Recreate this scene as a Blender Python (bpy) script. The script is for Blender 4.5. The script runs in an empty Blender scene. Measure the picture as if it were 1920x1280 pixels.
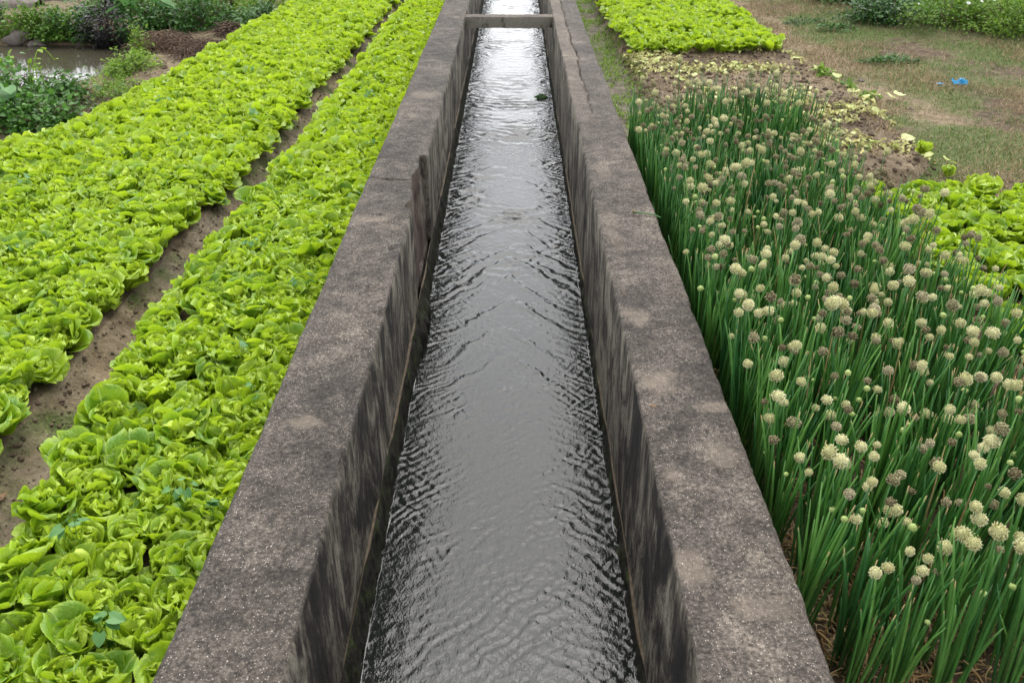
import bpy, math, random
import numpy as np
from mathutils import Vector, Matrix

# ------------------------------------------------------------------ camera, sky, sun, exposure
sc = bpy.context.scene
COL = sc.collection
R = math.radians
F_PX, ZC = 1600.0, 1.93                       # focal length in px of a 1920 px wide frame, camera height
PITCH = math.atan(941 / F_PX)
CP, SP = math.cos(PITCH), math.sin(PITCH)
cam = bpy.data.cameras.new('camera'); camo = bpy.data.objects.new('camera', cam); COL.objects.link(camo)
camo.location = (0, 0, ZC)
camo.rotation_euler = (R(90) - PITCH, 0, math.atan(4 * CP / F_PX))
cam.sensor_width = 36; cam.lens = 36 * F_PX / 1920
cam.clip_start = 0.05; cam.clip_end = 500
cam.dof.use_dof = True; cam.dof.focus_distance = 3.6; cam.dof.aperture_fstop = 7.0
sc.camera = camo

world = bpy.data.worlds.new('World'); sc.world = world; world.use_nodes = True
wn = world.node_tree.nodes; wl = world.node_tree.links
SUN_EL, SUN_AZ = 62, 8                       # degrees; azimuth clockwise from +Y
sky = wn.new('ShaderNodeTexSky'); sky.sky_type = 'NISHITA'; sky.sun_disc = False
sky.sun_elevation = R(SUN_EL); sky.sun_rotation = R(SUN_AZ)
sky.air_density = 1.0; sky.dust_density = 4.0; sky.ozone_density = 1.0
hsv = wn.new('ShaderNodeHueSaturation'); hsv.inputs['Saturation'].default_value = 0.24
wl.new(sky.outputs[0], hsv.inputs['Color'])
# overcast: brighter, thin cloud low in the sky, with soft cloud structure
tc = wn.new('ShaderNodeTexCoord'); sxyz = wn.new('ShaderNodeSeparateXYZ'); wl.new(tc.outputs['Generated'], sxyz.inputs[0])
rmp = wn.new('ShaderNodeMapRange'); rmp.inputs['From Min'].default_value = .15; rmp.inputs['From Max'].default_value = .72
rmp.inputs['To Min'].default_value = 2.0; rmp.inputs['To Max'].default_value = 0.92; wl.new(sxyz.outputs[2], rmp.inputs['Value'])
cl = wn.new('ShaderNodeTexNoise'); cl.inputs['Scale'].default_value = 3.0; cl.inputs['Detail'].default_value = 5; wl.new(tc.outputs['Generated'], cl.inputs['Vector'])
cr = wn.new('ShaderNodeMapRange'); cr.inputs['From Min'].default_value = .3; cr.inputs['From Max'].default_value = .7
cr.inputs['To Min'].default_value = .72; cr.inputs['To Max'].default_value = 1.28; wl.new(cl.outputs['Fac'], cr.inputs['Value'])
mm = wn.new('ShaderNodeMath'); mm.operation = 'MULTIPLY'; wl.new(rmp.outputs[0], mm.inputs[0]); wl.new(cr.outputs[0], mm.inputs[1])
vm = wn.new('ShaderNodeVectorMath'); vm.operation = 'SCALE'; wl.new(hsv.outputs[0], vm.inputs[0]); wl.new(mm.outputs[0], vm.inputs['Scale'])
bg = wn['Background']; wl.new(vm.outputs[0], bg.inputs['Color']); bg.inputs['Strength'].default_value = 0.15
sun = bpy.data.lights.new('sun', 'SUN'); suno = bpy.data.objects.new('sun', sun); COL.objects.link(suno)
sun.energy = 0.60; sun.angle = R(60); sun.color = (1.0, 0.97, 0.92)
sd = Vector((math.sin(R(SUN_AZ)) * math.cos(R(SUN_EL)), math.cos(R(SUN_AZ)) * math.cos(R(SUN_EL)), math.sin(R(SUN_EL))))
suno.rotation_euler = sd.to_track_quat('Z', 'Y').to_euler()
sc.view_settings.view_transform = 'Standard'; sc.view_settings.look = 'None'
sc.view_settings.gamma = 1; sc.view_settings.use_curve_mapping = False
sc.view_settings.exposure = 1.22
sc.render.engine = 'CYCLES'
sc.cycles.use_denoising = True
sc.cycles.max_bounces = 8; sc.cycles.transparent_max_bounces = 8
sc.cycles.caustics_reflective = False; sc.cycles.caustics_refractive = False

WT, WZ = 0.33, -0.42                           # wall top and water level

# ------------------------------------------------------------------ helpers
def hash2(ix, iy, seed):
    h = (ix.astype(np.int64) * 374761393 + iy.astype(np.int64) * 668265263 + seed * 974711) & 0x7fffffff
    h = ((h ^ (h >> 13)) * 1274126177) & 0x7fffffff
    return ((h ^ (h >> 16)) & 0xffff) / 65535.0

def vn(x, y, seed=0):
    x = np.asarray(x, float); y = np.asarray(y, float)
    ix = np.floor(x); iy = np.floor(y); fx = x - ix; fy = y - iy
    fx = fx * fx * fx * (fx * (fx * 6 - 15) + 10); fy = fy * fy * fy * (fy * (fy * 6 - 15) + 10)
    a = hash2(ix, iy, seed); b = hash2(ix + 1, iy, seed); c = hash2(ix, iy + 1, seed); d = hash2(ix + 1, iy + 1, seed)
    return (a + (b - a) * fx) * (1 - fy) + (c + (d - c) * fx) * fy - 0.5

def fbm(x, y, seed=0, o=4):
    r = 0; a = 1.0
    for k in range(o):
        r = r + a * vn(np.asarray(x) * 2 ** k + 13.7 * k, np.asarray(y) * 2 ** k - 7.3 * k, seed + k); a *= .5
    return r

def ss(a, b, x):
    t = np.clip((np.asarray(x, float) - a) / (b - a), 0, 1); return t * t * (3 - 2 * t)

def make_mesh(name, V, polys, mat=None, smooth=True, attrs=None, midx=None):
    """polys: list of int arrays (m,k)."""
    V = np.asarray(V, np.float32)
    me = bpy.data.meshes.new(name)
    me.vertices.add(len(V)); me.vertices.foreach_set('co', V.ravel())
    loops = np.concatenate([p.ravel() for p in polys]).astype(np.int32)
    tot = np.concatenate([np.full(len(p), p.shape[1]) for p in polys]).astype(np.int32)
    start = np.concatenate([[0], np.cumsum(tot)[:-1]]).astype(np.int32)
    me.loops.add(len(loops)); me.loops.foreach_set('vertex_index', loops)
    me.polygons.add(len(tot)); me.polygons.foreach_set('loop_start', start); me.polygons.foreach_set('loop_total', tot)
    if smooth: me.polygons.foreach_set('use_smooth', np.ones(len(tot), bool))
    if midx is not None: me.polygons.foreach_set('material_index', np.asarray(midx, np.int32))
    me.update(calc_edges=True)
    for k, v in (attrs or {}).items():
        v = np.asarray(v, np.float32)
        if v.ndim == 1:
            a = me.attributes.new(k, 'FLOAT', 'POINT'); a.data.foreach_set('value', v)
        else:
            a = me.attributes.new(k, 'FLOAT_VECTOR', 'POINT'); a.data.foreach_set('vector', v.ravel())
    if mat is not None:
        for m in (mat if isinstance(mat, (list, tuple)) else [mat]): me.materials.append(m)
    return me

def link(name, data, parent=None, loc=None, rot=None, scale=None):
    o = bpy.data.objects.new(name, data); COL.objects.link(o)
    if parent is not None: o.parent = parent
    if loc is not None: o.location = loc
    if rot is not None: o.rotation_euler = rot
    if scale is not None: o.scale = (scale,) * 3 if isinstance(scale, (int, float)) else scale
    return o

def tag(o, label=None, cat=None, group=None, kind=None):
    if label: o['label'] = label
    if cat: o['category'] = cat
    if group: o['group'] = group
    if kind: o['kind'] = kind
    return o

class MB:
    """collects pieces (verts, polys, attrs) into one mesh"""
    def __init__(s): s.V = []; s.P = {}; s.A = {}; s.n = 0
    def add(s, V, polys, **attrs):
        V = np.asarray(V, float)
        for p in polys:
            p = np.asarray(p); s.P.setdefault(p.shape[1], []).append(p + s.n)
        for k in attrs:
            v = attrs[k]; v = np.asarray(v, float)
            if v.ndim == 0: v = np.full(len(V), float(v))
            s.A.setdefault(k, []).append(v)
        s.V.append(V); s.n += len(V)
    def mesh(s, name, mat, smooth=True):
        return make_mesh(name, np.concatenate(s.V), [np.concatenate(s.P[k]) for k in s.P], mat, smooth,
                         {k: np.concatenate(v) for k, v in s.A.items()})
    def arrays(s):
        return np.concatenate(s.V), [np.concatenate(s.P[k]) for k in s.P], {k: np.concatenate(v) for k, v in s.A.items()}

def grid_quads(nu, nv, off=0, wrap=False):
    i = np.arange(nu if wrap else nu - 1); j = np.arange(nv - 1)
    I, J = np.meshgrid(i, j, indexing='ij'); I2 = (I + 1) % nu
    return (np.stack([I * nv + J, I2 * nv + J, I2 * nv + J + 1, I * nv + J + 1], -1).reshape(-1, 4)) + off

def tube(path, rad, ns=6, cap=True):
    """path (n,3), rad (n,) -> verts, polys, v param"""
    path = np.asarray(path, float); n = len(path); rad = np.broadcast_to(np.asarray(rad, float), (n,))
    T = np.gradient(path, axis=0); T /= np.linalg.norm(T, axis=1)[:, None] + 1e-9
    ref = np.array([0.31, 0.95, 0.05]) if abs(T[0][1]) < .9 else np.array([1., 0, 0])
    A = np.cross(T, ref); A /= np.linalg.norm(A, axis=1)[:, None] + 1e-9; B = np.cross(T, A)
    th = np.arange(ns) * 2 * math.pi / ns
    V = path[None] + (np.cos(th)[:, None, None] * A[None] + np.sin(th)[:, None, None] * B[None]) * rad[None, :, None]
    P = [grid_quads(ns, n, wrap=True)]
    if cap: P.append(np.array([[k * n + n - 1 for k in range(ns)]]))
    return V.reshape(-1, 3), P, np.tile(np.linspace(0, 1, n), ns)

def leaf_cards(P, D, N, L, W, fold=.15, curl=.15):
    """many small folded leaves: 7 verts each, 6 tris"""
    n = len(P); D = D / (np.linalg.norm(D, axis=1)[:, None] + 1e-9)
    B = np.cross(D, N); B /= np.linalg.norm(B, axis=1)[:, None] + 1e-9; N = np.cross(B, D)
    L = np.broadcast_to(L, (n,))[:, None]; W = np.broadcast_to(W, (n,))[:, None]
    v = [P, P + D * L * .35 + B * W * .5 + N * W * fold, P + D * L * .75 + B * W * .33 + N * (W * fold * .6 - L * curl * .5),
         P + D * L - N * L * curl, P + D * L * .75 - B * W * .33 + N * (W * fold * .6 - L * curl * .5), P + D * L * .35 - B * W * .5 + N * W * fold,
         P + D * L * .5 - N * L * curl * .2]
    V = np.stack(v, 1).reshape(-1, 3)
    t = np.array([[0, 1, 6], [1, 2, 6], [2, 3, 6], [3, 4, 6], [4, 5, 6], [5, 0, 6]])
    F = (np.arange(n)[:, None, None] * 7 + t[None]).reshape(-1, 3)
    return V, [F]

def rvec(rng, n):
    v = rng.normal(size=(n, 3)); return v / np.linalg.norm(v, axis=1)[:, None]

def project(x, y, z):
    zf = y * CP + (ZC - z) * SP; yd = (ZC - z) * CP - y * SP
    return 964 + F_PX * x / zf, 640 + F_PX * yd / zf, zf

# ------------------------------------------------------------------ materials
def new_mat(name):
    m = bpy.data.materials.new(name); m.use_nodes = True
    nt = m.node_tree; b = nt.nodes['Principled BSDF']
    return m, nt, b

class NT:
    def __init__(s, nt): s.nt = nt
    def n(s, t, **kw):
        x = s.nt.nodes.new(t)
        for k, v in kw.items(): setattr(x, k, v)
        return x
    def l(s, a, b): s.nt.links.new(a, b)
    def noise(s, vec, scale, detail=4, rough=.55, dist=0):
        x = s.n('ShaderNodeTexNoise'); x.inputs['Scale'].default_value = scale; x.inputs['Detail'].default_value = detail
        x.inputs['Roughness'].default_value = rough; x.inputs['Distortion'].default_value = dist
        if vec is not None: s.l(vec, x.inputs['Vector'])
        return x.outputs['Fac']
    def ramp(s, fac, stops):
        x = s.n('ShaderNodeValToRGB'); e = x.color_ramp.elements
        while len(e) < len(stops): e.new(.5)
        for k, (p, c) in enumerate(stops):
            e[k].position = p; e[k].color = (c, c, c, 1) if isinstance(c, (int, float)) else (*c, 1)
        s.l(fac, x.inputs['Fac']); return x.outputs['Color']
    def mix(s, fac, a, b, mode='MIX'):
        x = s.n('ShaderNodeMix', data_type='RGBA', blend_type=mode)
        for sock, v in ((x.inputs[0], fac), (x.inputs[6], a), (x.inputs[7], b)):
            if hasattr(v, 'node'): s.l(v, sock)
            elif isinstance(v, (int, float)): sock.default_value = v
            else: sock.default_value = (*v, 1)
        return x.outputs[2]
    def math(s, op, a, b=None, c=None):
        x = s.n('ShaderNodeMath', operation=op)
        for k, v in enumerate((a, b, c)):
            if v is None: continue
            if hasattr(v, 'node'): s.l(v, x.inputs[k])
            else: x.inputs[k].default_value = v
        return x.outputs[0]
    def attr(s, name, vec=False):
        x = s.n('ShaderNodeAttribute', attribute_name=name); return x.outputs['Vector' if vec else 'Fac']
    def coord(s, scale=None):
        x = s.n('ShaderNodeTexCoord')
        if scale is None: return x.outputs['Object']
        m = s.n('ShaderNodeMapping'); m.inputs['Scale'].default_value = scale; s.l(x.outputs['Object'], m.inputs['Vector'])
        return m.outputs['Vector']
    def bump(s, h, strength, dist, normal=None):
        x = s.n('ShaderNodeBump'); x.inputs['Strength'].default_value = strength; x.inputs['Distance'].default_value = dist
        s.l(h, x.inputs['Height'])
        if normal is not None: s.l(normal, x.inputs['Normal'])
        return x.outputs['Normal']

def mat_concrete(name, tint=(1, 1, 1), side_light=.5):
    m, nt, b = new_mat(name); g = NT(nt); co = g.coord()
    big = g.noise(co, 2.2, 6, .62, .3); mid = g.noise(co, 14, 6, .7); fine = g.noise(co, 90, 5, .75); grit = g.noise(co, 330, 3, .7)
    t3 = lambda c: tuple(x * y for x, y in zip(c, tint))
    base = g.ramp(big, [(.28, t3((.040, .036, .033))), (.48, t3((.058, .052, .046))), (.60, t3((.080, .071, .062))), (.74, t3((.15, .132, .112)))])
    base = g.mix(.75, base, g.ramp(mid, [(.34, .50), (.5, 1.0), (.66, 1.6)]), 'MULTIPLY')
    base = g.mix(.9, base, g.ramp(fine, [(.36, .30), (.5, 1.0), (.64, 2.0)]), 'MULTIPLY')
    base = g.mix(.85, base, g.ramp(grit, [(.34, .45), (.5, 1.0), (.66, 1.7)]), 'MULTIPLY')
    tone = g.attr('tone')
    base = g.mix(g.math('MULTIPLY', tone, 1.0), base, g.mix(.5, t3((.24, .205, .165)), base))
    # exposed aggregate specks, in two sizes
    for sc_, th, dens in ((170, .21, .66), (85, .15, .80)):
        v = g.n('ShaderNodeTexVoronoi'); v.inputs['Scale'].default_value = sc_; g.l(co, v.inputs['Vector'])
        d = g.math('LESS_THAN', v.outputs['Distance'], th)
        sep = g.n('ShaderNodeSeparateColor'); g.l(v.outputs['Color'], sep.inputs[0])
        k = g.math('GREATER_THAN', sep.outputs[0], dens); d = g.math('MULTIPLY', g.math('MULTIPLY', d, k), g.ramp(g.math('ADD', g.math('MULTIPLY', mid, .5), g.math('MULTIPLY', big, .5)), [(.40, .15), (.52, 1)]))
        base = g.mix(g.math('MULTIPLY', d, .85), base, g.mix(sep.outputs[1], (.62, .57, .50), (.28, .23, .18)))
    # orange lichen spots
    lich = g.ramp(g.noise(co, 5.5, 3, .5), [(.72, 0), (.76, 1)])
    base = g.mix(g.math('MULTIPLY', lich, .25), base, (.42, .22, .08))
    # side faces: rain streaks running down
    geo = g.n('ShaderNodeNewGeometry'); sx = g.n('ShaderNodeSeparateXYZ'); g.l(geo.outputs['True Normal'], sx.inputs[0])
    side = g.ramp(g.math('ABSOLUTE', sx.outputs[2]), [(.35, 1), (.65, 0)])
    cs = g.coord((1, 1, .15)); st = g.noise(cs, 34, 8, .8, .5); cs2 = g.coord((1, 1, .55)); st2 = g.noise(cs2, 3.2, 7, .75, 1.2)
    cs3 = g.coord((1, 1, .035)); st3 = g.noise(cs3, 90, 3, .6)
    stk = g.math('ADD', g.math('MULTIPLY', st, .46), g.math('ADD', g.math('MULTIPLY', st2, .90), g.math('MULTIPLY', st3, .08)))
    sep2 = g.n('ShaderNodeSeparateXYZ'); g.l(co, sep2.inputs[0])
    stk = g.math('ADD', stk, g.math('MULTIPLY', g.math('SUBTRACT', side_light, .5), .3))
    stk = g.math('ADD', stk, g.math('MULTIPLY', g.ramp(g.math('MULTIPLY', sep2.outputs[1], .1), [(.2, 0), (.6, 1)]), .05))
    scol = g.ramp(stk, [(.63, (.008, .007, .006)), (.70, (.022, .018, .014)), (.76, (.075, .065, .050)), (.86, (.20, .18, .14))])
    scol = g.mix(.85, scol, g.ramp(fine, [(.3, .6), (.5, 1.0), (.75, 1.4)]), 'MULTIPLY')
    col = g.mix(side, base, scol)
    g.l(g.mix(g.math('MULTIPLY', g.attr('brick'), .7), col, g.mix(.6, (.07, .045, .035), g.ramp(mid, [(.3, (.02, .016, .013)), (.7, (.15, .10, .08))]))), b.inputs['Base Color'])
    b.inputs['Roughness'].default_value = .92; b.inputs['Specular IOR Level'].default_value = .25
    hgt = g.math('ADD', g.math('MULTIPLY', fine, .6), g.math('MULTIPLY', grit, .4))
    g.l(g.bump(hgt, .7, .004, g.bump(mid, .6, .01)), b.inputs['Normal'])
    return m

def mat_plain(name, stops, scale=20, rough=.9, bump=.3, bdist=.004, spec=.3, detail=5, stretch=None):
    m, nt, b = new_mat(name); g = NT(nt); co = g.coord(stretch)
    n1 = g.noise(co, scale, detail, .65)
    g.l(g.ramp(n1, stops), b.inputs['Base Color'])
    b.inputs['Roughness'].default_value = rough; b.inputs['Specular IOR Level'].default_value = spec
    g.l(g.bump(g.noise(co, scale * 3, 4, .7), bump, bdist), b.inputs['Normal'])
    return m

def mat_leaf(name, dark, lite, rough=.45, transl=.35, tcol=None, veins=False, spec=.4, tipcol=None, bumpy=0.0, objvar=.5, coat=0.0):
    """dark->lite picked by the per-leaf 'rnd' attribute, the object and a little noise"""
    m, nt, b = new_mat(name); g = NT(nt); co = g.coord()
    oi = g.n('ShaderNodeObjectInfo')
    r = g.math('ADD', g.math('MULTIPLY', g.attr('rnd'), 1 - objvar * .5), g.math('MULTIPLY', g.math('SUBTRACT', oi.outputs['Random'], .5), objvar))
    r = g.math('ADD', r, g.math('MULTIPLY', g.math('SUBTRACT', g.noise(co, 35, 3), .5), .5))
    col = g.ramp(r, [(.05, dark), (.95, lite)])
    nrm = None
    if veins:
        uv = g.attr('luv', True); sp = g.n('ShaderNodeSeparateXYZ'); g.l(uv, sp.inputs[0])
        au = g.math('ABSOLUTE', sp.outputs[0])
        mid = g.ramp(g.math('MULTIPLY', au, g.math('ADD', sp.outputs[1], .35)), [(.02, 1), (.09, 0)])
        ph = g.math('SUBTRACT', g.math('MULTIPLY', sp.outputs[1], 34), g.math('MULTIPLY', au, 17))
        ph = g.math('ADD', ph, g.math('MULTIPLY', g.noise(uv, 3, 2), 8))
        sv = g.math('POWER', g.math('ABSOLUTE', g.math('SINE', ph)), 14)
        lin = g.math('MAXIMUM', g.math('MULTIPLY', mid, .8), g.math('MULTIPLY', sv, .22))
        col = g.mix(g.math('MULTIPLY', lin, .6), col, (.52, .66, .22))
        # the thin frilled margin is yellower
        edge = g.ramp(g.math('MAXIMUM', au, sp.outputs[1]), [(.86, 0), (1.0, 1)])
        col = g.mix(g.math('MULTIPLY', edge, .45), col, (.55, .72, .07))
        blist = g.noise(uv, 9, 3, .55)
        nrm = g.bump(g.math('SUBTRACT', g.math('MULTIPLY', blist, 1.2), g.math('MULTIPLY', lin, .8)), .55, .006)
    elif bumpy:
        nrm = g.bump(g.noise(co, 60, 3), bumpy, .004)
    if tipcol:
        tp = g.ramp(g.attr('tip'), [(.955, 0), (1.0, 1)])
        col = g.mix(tp, col, tipcol)
    g.l(col, b.inputs['Base Color'])
    b.inputs['Roughness'].default_value = rough; b.inputs['Specular IOR Level'].default_value = spec
    if coat: b.inputs['Coat Weight'].default_value = coat; b.inputs['Coat Roughness'].default_value = .25
    if nrm is not None: g.l(nrm, b.inputs['Normal'])
    if transl:
        t = g.n('ShaderNodeBsdfTranslucent'); x = g.n('ShaderNodeMixShader'); x.inputs[0].default_value = transl
        if tcol: g.l(g.mix(.5, col, tcol), t.inputs['Color'])
        else: g.l(col, t.inputs['Color'])
        if nrm is not None: g.l(nrm, t.inputs['Normal'])
        g.l(b.outputs[0], x.inputs[1]); g.l(t.outputs[0], x.inputs[2])
        g.l(x.outputs[0], nt.nodes['Material Output'].inputs['Surface'])
    return m

def mat_ground():
    m, nt, b = new_mat('soil'); g = NT(nt); co = g.coord()
    z = g.attr('zone', True); sp = g.n('ShaderNodeSeparateXYZ'); g.l(z, sp.inputs[0])
    green, pale, wet = sp.outputs
    n1 = g.noise(co, 1.6, 6, .6); n2 = g.noise(co, 12, 6, .65, .3); n3 = g.noise(co, 70, 5, .7); n4 = g.noise(co, 4.5, 6, .7)
    brown = g.ramp(n2, [(.28, (.045, .031, .019)), (.5, (.095, .069, .044)), (.72, (.17, .128, .084))])
    tan = g.ramp(n2, [(.28, (.12, .088, .052)), (.5, (.205, .158, .098)), (.72, (.31, .245, .160))])
    mud = g.ramp(n2, [(.3, (.062, .052, .037)), (.52, (.14, .122, .090)), (.75, (.23, .205, .155))])
    grn = g.ramp(n3, [(.3, (.030, .052, .012)), (.55, (.075, .115, .026)), (.75, (.15, .19, .05))])
    c = g.mix(g.ramp(g.math('ADD', pale, g.math('SUBTRACT', n4, .5)), [(.3, 0), (.7, 1)]), brown, tan)
    c = g.mix(g.ramp(g.math('ADD', wet, g.math('MULTIPLY', g.math('SUBTRACT', n1, .5), .8)), [(.3, 0), (.75, 1)]), c, mud)
    c = g.mix(g.ramp(g.math('ADD', green, g.math('MULTIPLY', g.math('SUBTRACT', n4, .5), 1.3)), [(.42, 0), (.75, .85)]), c, grn)
    c = g.mix(.6, c, g.ramp(n3, [(.25, .5), (.5, 1), (.78, 1.5)]), 'MULTIPLY')
    g.l(c, b.inputs['Base Color']); b.inputs['Roughness'].default_value = .95; b.inputs['Specular IOR Level'].default_value = .2
    g.l(g.bump(n3, .8, .012, g.bump(n2, .7, .04)), b.inputs['Normal'])
    return m

def mat_water(name, body, rough=.04, bump=1.0, scale=1.0):
    m, nt, b = new_mat(name); g = NT(nt)
    co = g.coord((1.0 * scale, .75 * scale, 1))
    n1 = g.noise(co, 46, 3, .6, .6); n2 = g.noise(co, 120, 2, .5, .3)
    h = g.math('ADD', n1, g.math('MULTIPLY', n2, .25))
    b.inputs['Base Color'].default_value = (*body, 1)
    b.inputs['Roughness'].default_value = rough; b.inputs['IOR'].default_value = 1.333; b.inputs['Specular IOR Level'].default_value = .5
    g.l(g.bump(h, .24 * bump, .010), b.inputs['Normal'])
    return m

M = {}
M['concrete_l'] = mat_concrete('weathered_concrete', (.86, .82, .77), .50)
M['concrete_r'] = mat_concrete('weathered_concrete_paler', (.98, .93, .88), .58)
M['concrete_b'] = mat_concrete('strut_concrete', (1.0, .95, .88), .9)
M['ground'] = mat_ground()
M['water'] = mat_water('channel_water', (.011, .013, .011))
M['pond'] = mat_water('pond_water', (.060, .053, .036), .06, .25, .5)
M['moss'] = mat_plain('moss_and_slime', [(.32, (.005, .005, .003)), (.50, (.014, .011, .007)), (.60, (.022, .030, .006)), (.74, (.05, .085, .010))], 16, .85, .8, .012)
M['lip'] = mat_plain('pale_lip', [(.3, (.045, .033, .02)), (.7, (.13, .10, .065))], 30, .9, .5)
M['foam'] = mat_plain('foam', [(.3, (.14, .14, .13)), (.7, (.36, .36, .34))], 60, .5, .4)
M['stone'] = mat_plain('stone', [(.3, (.10, .08, .065)), (.7, (.22, .185, .165))], 12, .9, .6, .01)
M['clod'] = mat_plain('soil_clod', [(.3, (.055, .038, .024)), (.5, (.115, .082, .056)), (.75, (.21, .16, .11))], 25, .95, .7, .006)
LET_T = (.48, .62, .015)
M['let_out'] = mat_leaf('lettuce_outer', (.125, .28, .009), (.48, .63, .024), .36, .42, LET_T, True, .5)
M['let_heart'] = mat_leaf('lettuce_heart', (.25, .41, .02), (.52, .64, .05), .34, .42, LET_T, True, .5)
M['let_scrap'] = mat_leaf('wilted_lettuce', (.40, .45, .12), (.72, .72, .40), .6, .25, None, True, .3)
M['let_shred'] = mat_leaf('lettuce_shreds', (.12, .10, .04), (.56, .54, .21), .65, .2, None, False, .2)
M['onion'] = mat_leaf('onion_leaf', (.034, .13, .032), (.17, .37, .07), .40, .10, None, False, .45, (.50, .36, .16), .1)
M['onion_dry'] = mat_leaf('onion_leaf_dry', (.26, .15, .06), (.56, .40, .20), .7, .15, None, False, .25, None, .3)
M['stalk'] = mat_leaf('flower_stalk', (.035, .13, .028), (.075, .23, .035), .42, .1, None, False, .45)
M['fl_cream'] = mat_leaf('cream_florets', (.56, .55, .26), (.92, .88, .58), .7, .25, None, False, .2)
M['fl_dry'] = mat_leaf('dry_seed_florets', (.13, .108, .055), (.44, .39, .23), .85, .1, None, False, .1)
M['fl_tan'] = mat_leaf('tan_florets', (.24, .22, .11), (.62, .55, .37), .8, .15, None, False, .1)
M['fl_bud'] = mat_leaf('bud_skin', (.36, .46, .14), (.62, .68, .30), .55, .2, None, False, .3)
M['bush'] = mat_leaf('bush_leaf', (.020, .070, .012), (.11, .27, .032), .5, .3)
M['bush_lt'] = mat_leaf('light_weed_leaf', (.075, .17, .014), (.30, .45, .045), .65, .35)
M['bush_purple'] = mat_leaf('purple_leaf', (.012, .012, .012), (.060, .045, .045), .5, .2)
M['weed'] = mat_leaf('bluish_weed_leaf', (.07, .19, .045), (.15, .31, .10), .55, .3)
M['grass'] = mat_leaf('grass_blade', (.055, .100, .020), (.20, .29, .06), .6, .3)
M['straw'] = mat_leaf('straw_blade', (.17, .115, .06), (.58, .44, .25), .75, .2)
M['twig'] = mat_leaf('brown_twig', (.045, .028, .018), (.20, .13, .085), .85, 0)
M['petal'] = mat_leaf('white_petal', (.75, .75, .68), (.85, .85, .8), .6, .2)
M['dryleaf'] = mat_leaf('dry_leaf', (.10, .055, .03), (.28, .17, .09), .8, .1)
M['blue'] = mat_leaf('blue_plastic', (.01, .26, .52), (.03, .42, .72), .35, .3)
M['yellow'] = mat_leaf('yellow_petal', (.75, .60, .02), (.85, .7, .03), .6, .2)

# ------------------------------------------------------------------ terrain
def b1_left(Y): return np.interp(Y, [0, 1.2, 2.6, 3.3, 4.8, 7.2, 12, 18], [-1.40, -1.46, -1.58, -1.60, -1.53, -1.45, -1.38, -1.30])
def b2_right(Y): return np.interp(Y, [0, 2.5, 3.5, 4.2, 6.4, 12, 18], [-1.82, -1.82, -1.83, -1.79, -1.71, -1.56, -1.45])
def b2_left(Y): return np.interp(Y, [0, 3, 5.5, 6.45, 7.5, 9.25, 12, 18], [-4.6, -4.2, -3.48, -3.24, -3.12, -3.02, -2.88, -2.6])
def pond_sd(X, Y):
    """>0 inside the pond (metres from the shore)"""
    east = np.interp(Y, [6, 7.5, 9, 10, 11.2], [-5.4, -4.85, -4.45, -4.35, -4.25]) + .12 * fbm(X * 2, Y * 2, 41, 3)
    north = 11.12 + .12 * fbm(X * 1.7, Y * 1.7, 45, 3)
    south = 6.3 + .2 * vn(X, Y, 4)
    return np.minimum(np.minimum(east - X, north - Y), np.minimum(Y - south, X + 9.5))

def terrain(X, Y):
    X = np.asarray(X, float); Y = np.asarray(Y, float)
    z = np.zeros(np.broadcast(X, Y).shape)
    l1 = b1_left(Y); r2 = b2_right(Y); l2 = b2_left(Y); w = .035 * fbm(X * 4, Y * 4, 3, 3)
    bed1 = ss(-.06, .05, X + w - l1) * (X < -.6)
    bed2 = ss(-.08, .06, r2 - X + w) * ss(-.12, .05, X - l2 + w)
    z = z + np.where(X < -.6, -.035 + .085 * np.clip(bed1 + bed2, 0, 1), 0)
    # bank falling to the pond
    out = ss(.05, .45, l2 - X)
    z = z - .04 * out
    psd = pond_sd(X, Y); z = z * (1 - ss(-.45, 0, psd)) - .42 * ss(-.55, .25, psd)
    # right: mud strip, onion bed, cleared bed
    rt = X > .6
    mud = ss(5.4, 6.0, Y) * (1 - ss(1.02, 1.22, X + w))
    z = z + np.where(rt, -.05 * mud, 0)
    redge = np.interp(Y, [5.1, 5.6, 7.3, 9.2, 14], [2.45, 2.80, 2.92, 2.76, 2.55])
    bed3 = ss(1.02, 1.22, X + w) * ss(-.07, .07, redge - X + w) * ss(5.15, 5.32, Y + w + .12 * (2.4 - X))
    z = z + np.where(rt, .085 * bed3, 0)
    bed4 = ss(2.0, 2.12, X + w) * (1 - ss(5.0, 5.12, Y + w)) * (1 - ss(3.9, 4.1, X))
    z = z + np.where(rt, .03 * bed4, 0)
    far = ss(9.3, 11.5, Y + .5 * (X - 4)) * ss(3.3, 4.4, X)
    z = z + .10 * far
    z = z + .02 * fbm(X * 2.3, Y * 2.3, 9, 4) + .014 * fbm(X * 13, Y * 13, 19, 3)
    z = z + .018 * np.clip(bed3, 0, 1) * fbm(X * 22, Y * 22, 29, 3) + .01 * out * fbm(X * 18, Y * 18, 31, 3)
    pth = (X < l1) & (X > r2)
    z = z + np.where(pth, .010 * np.abs(fbm(X * 24, Y * 16, 37, 3)) + .012 * fbm(X * 9, Y * 6, 38, 2), 0)
    # the channel bed, sunk between the two walls
    ch = (X > -.70) & (X < .60)
    z = np.where(ch, -.95, z)
    return z

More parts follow.
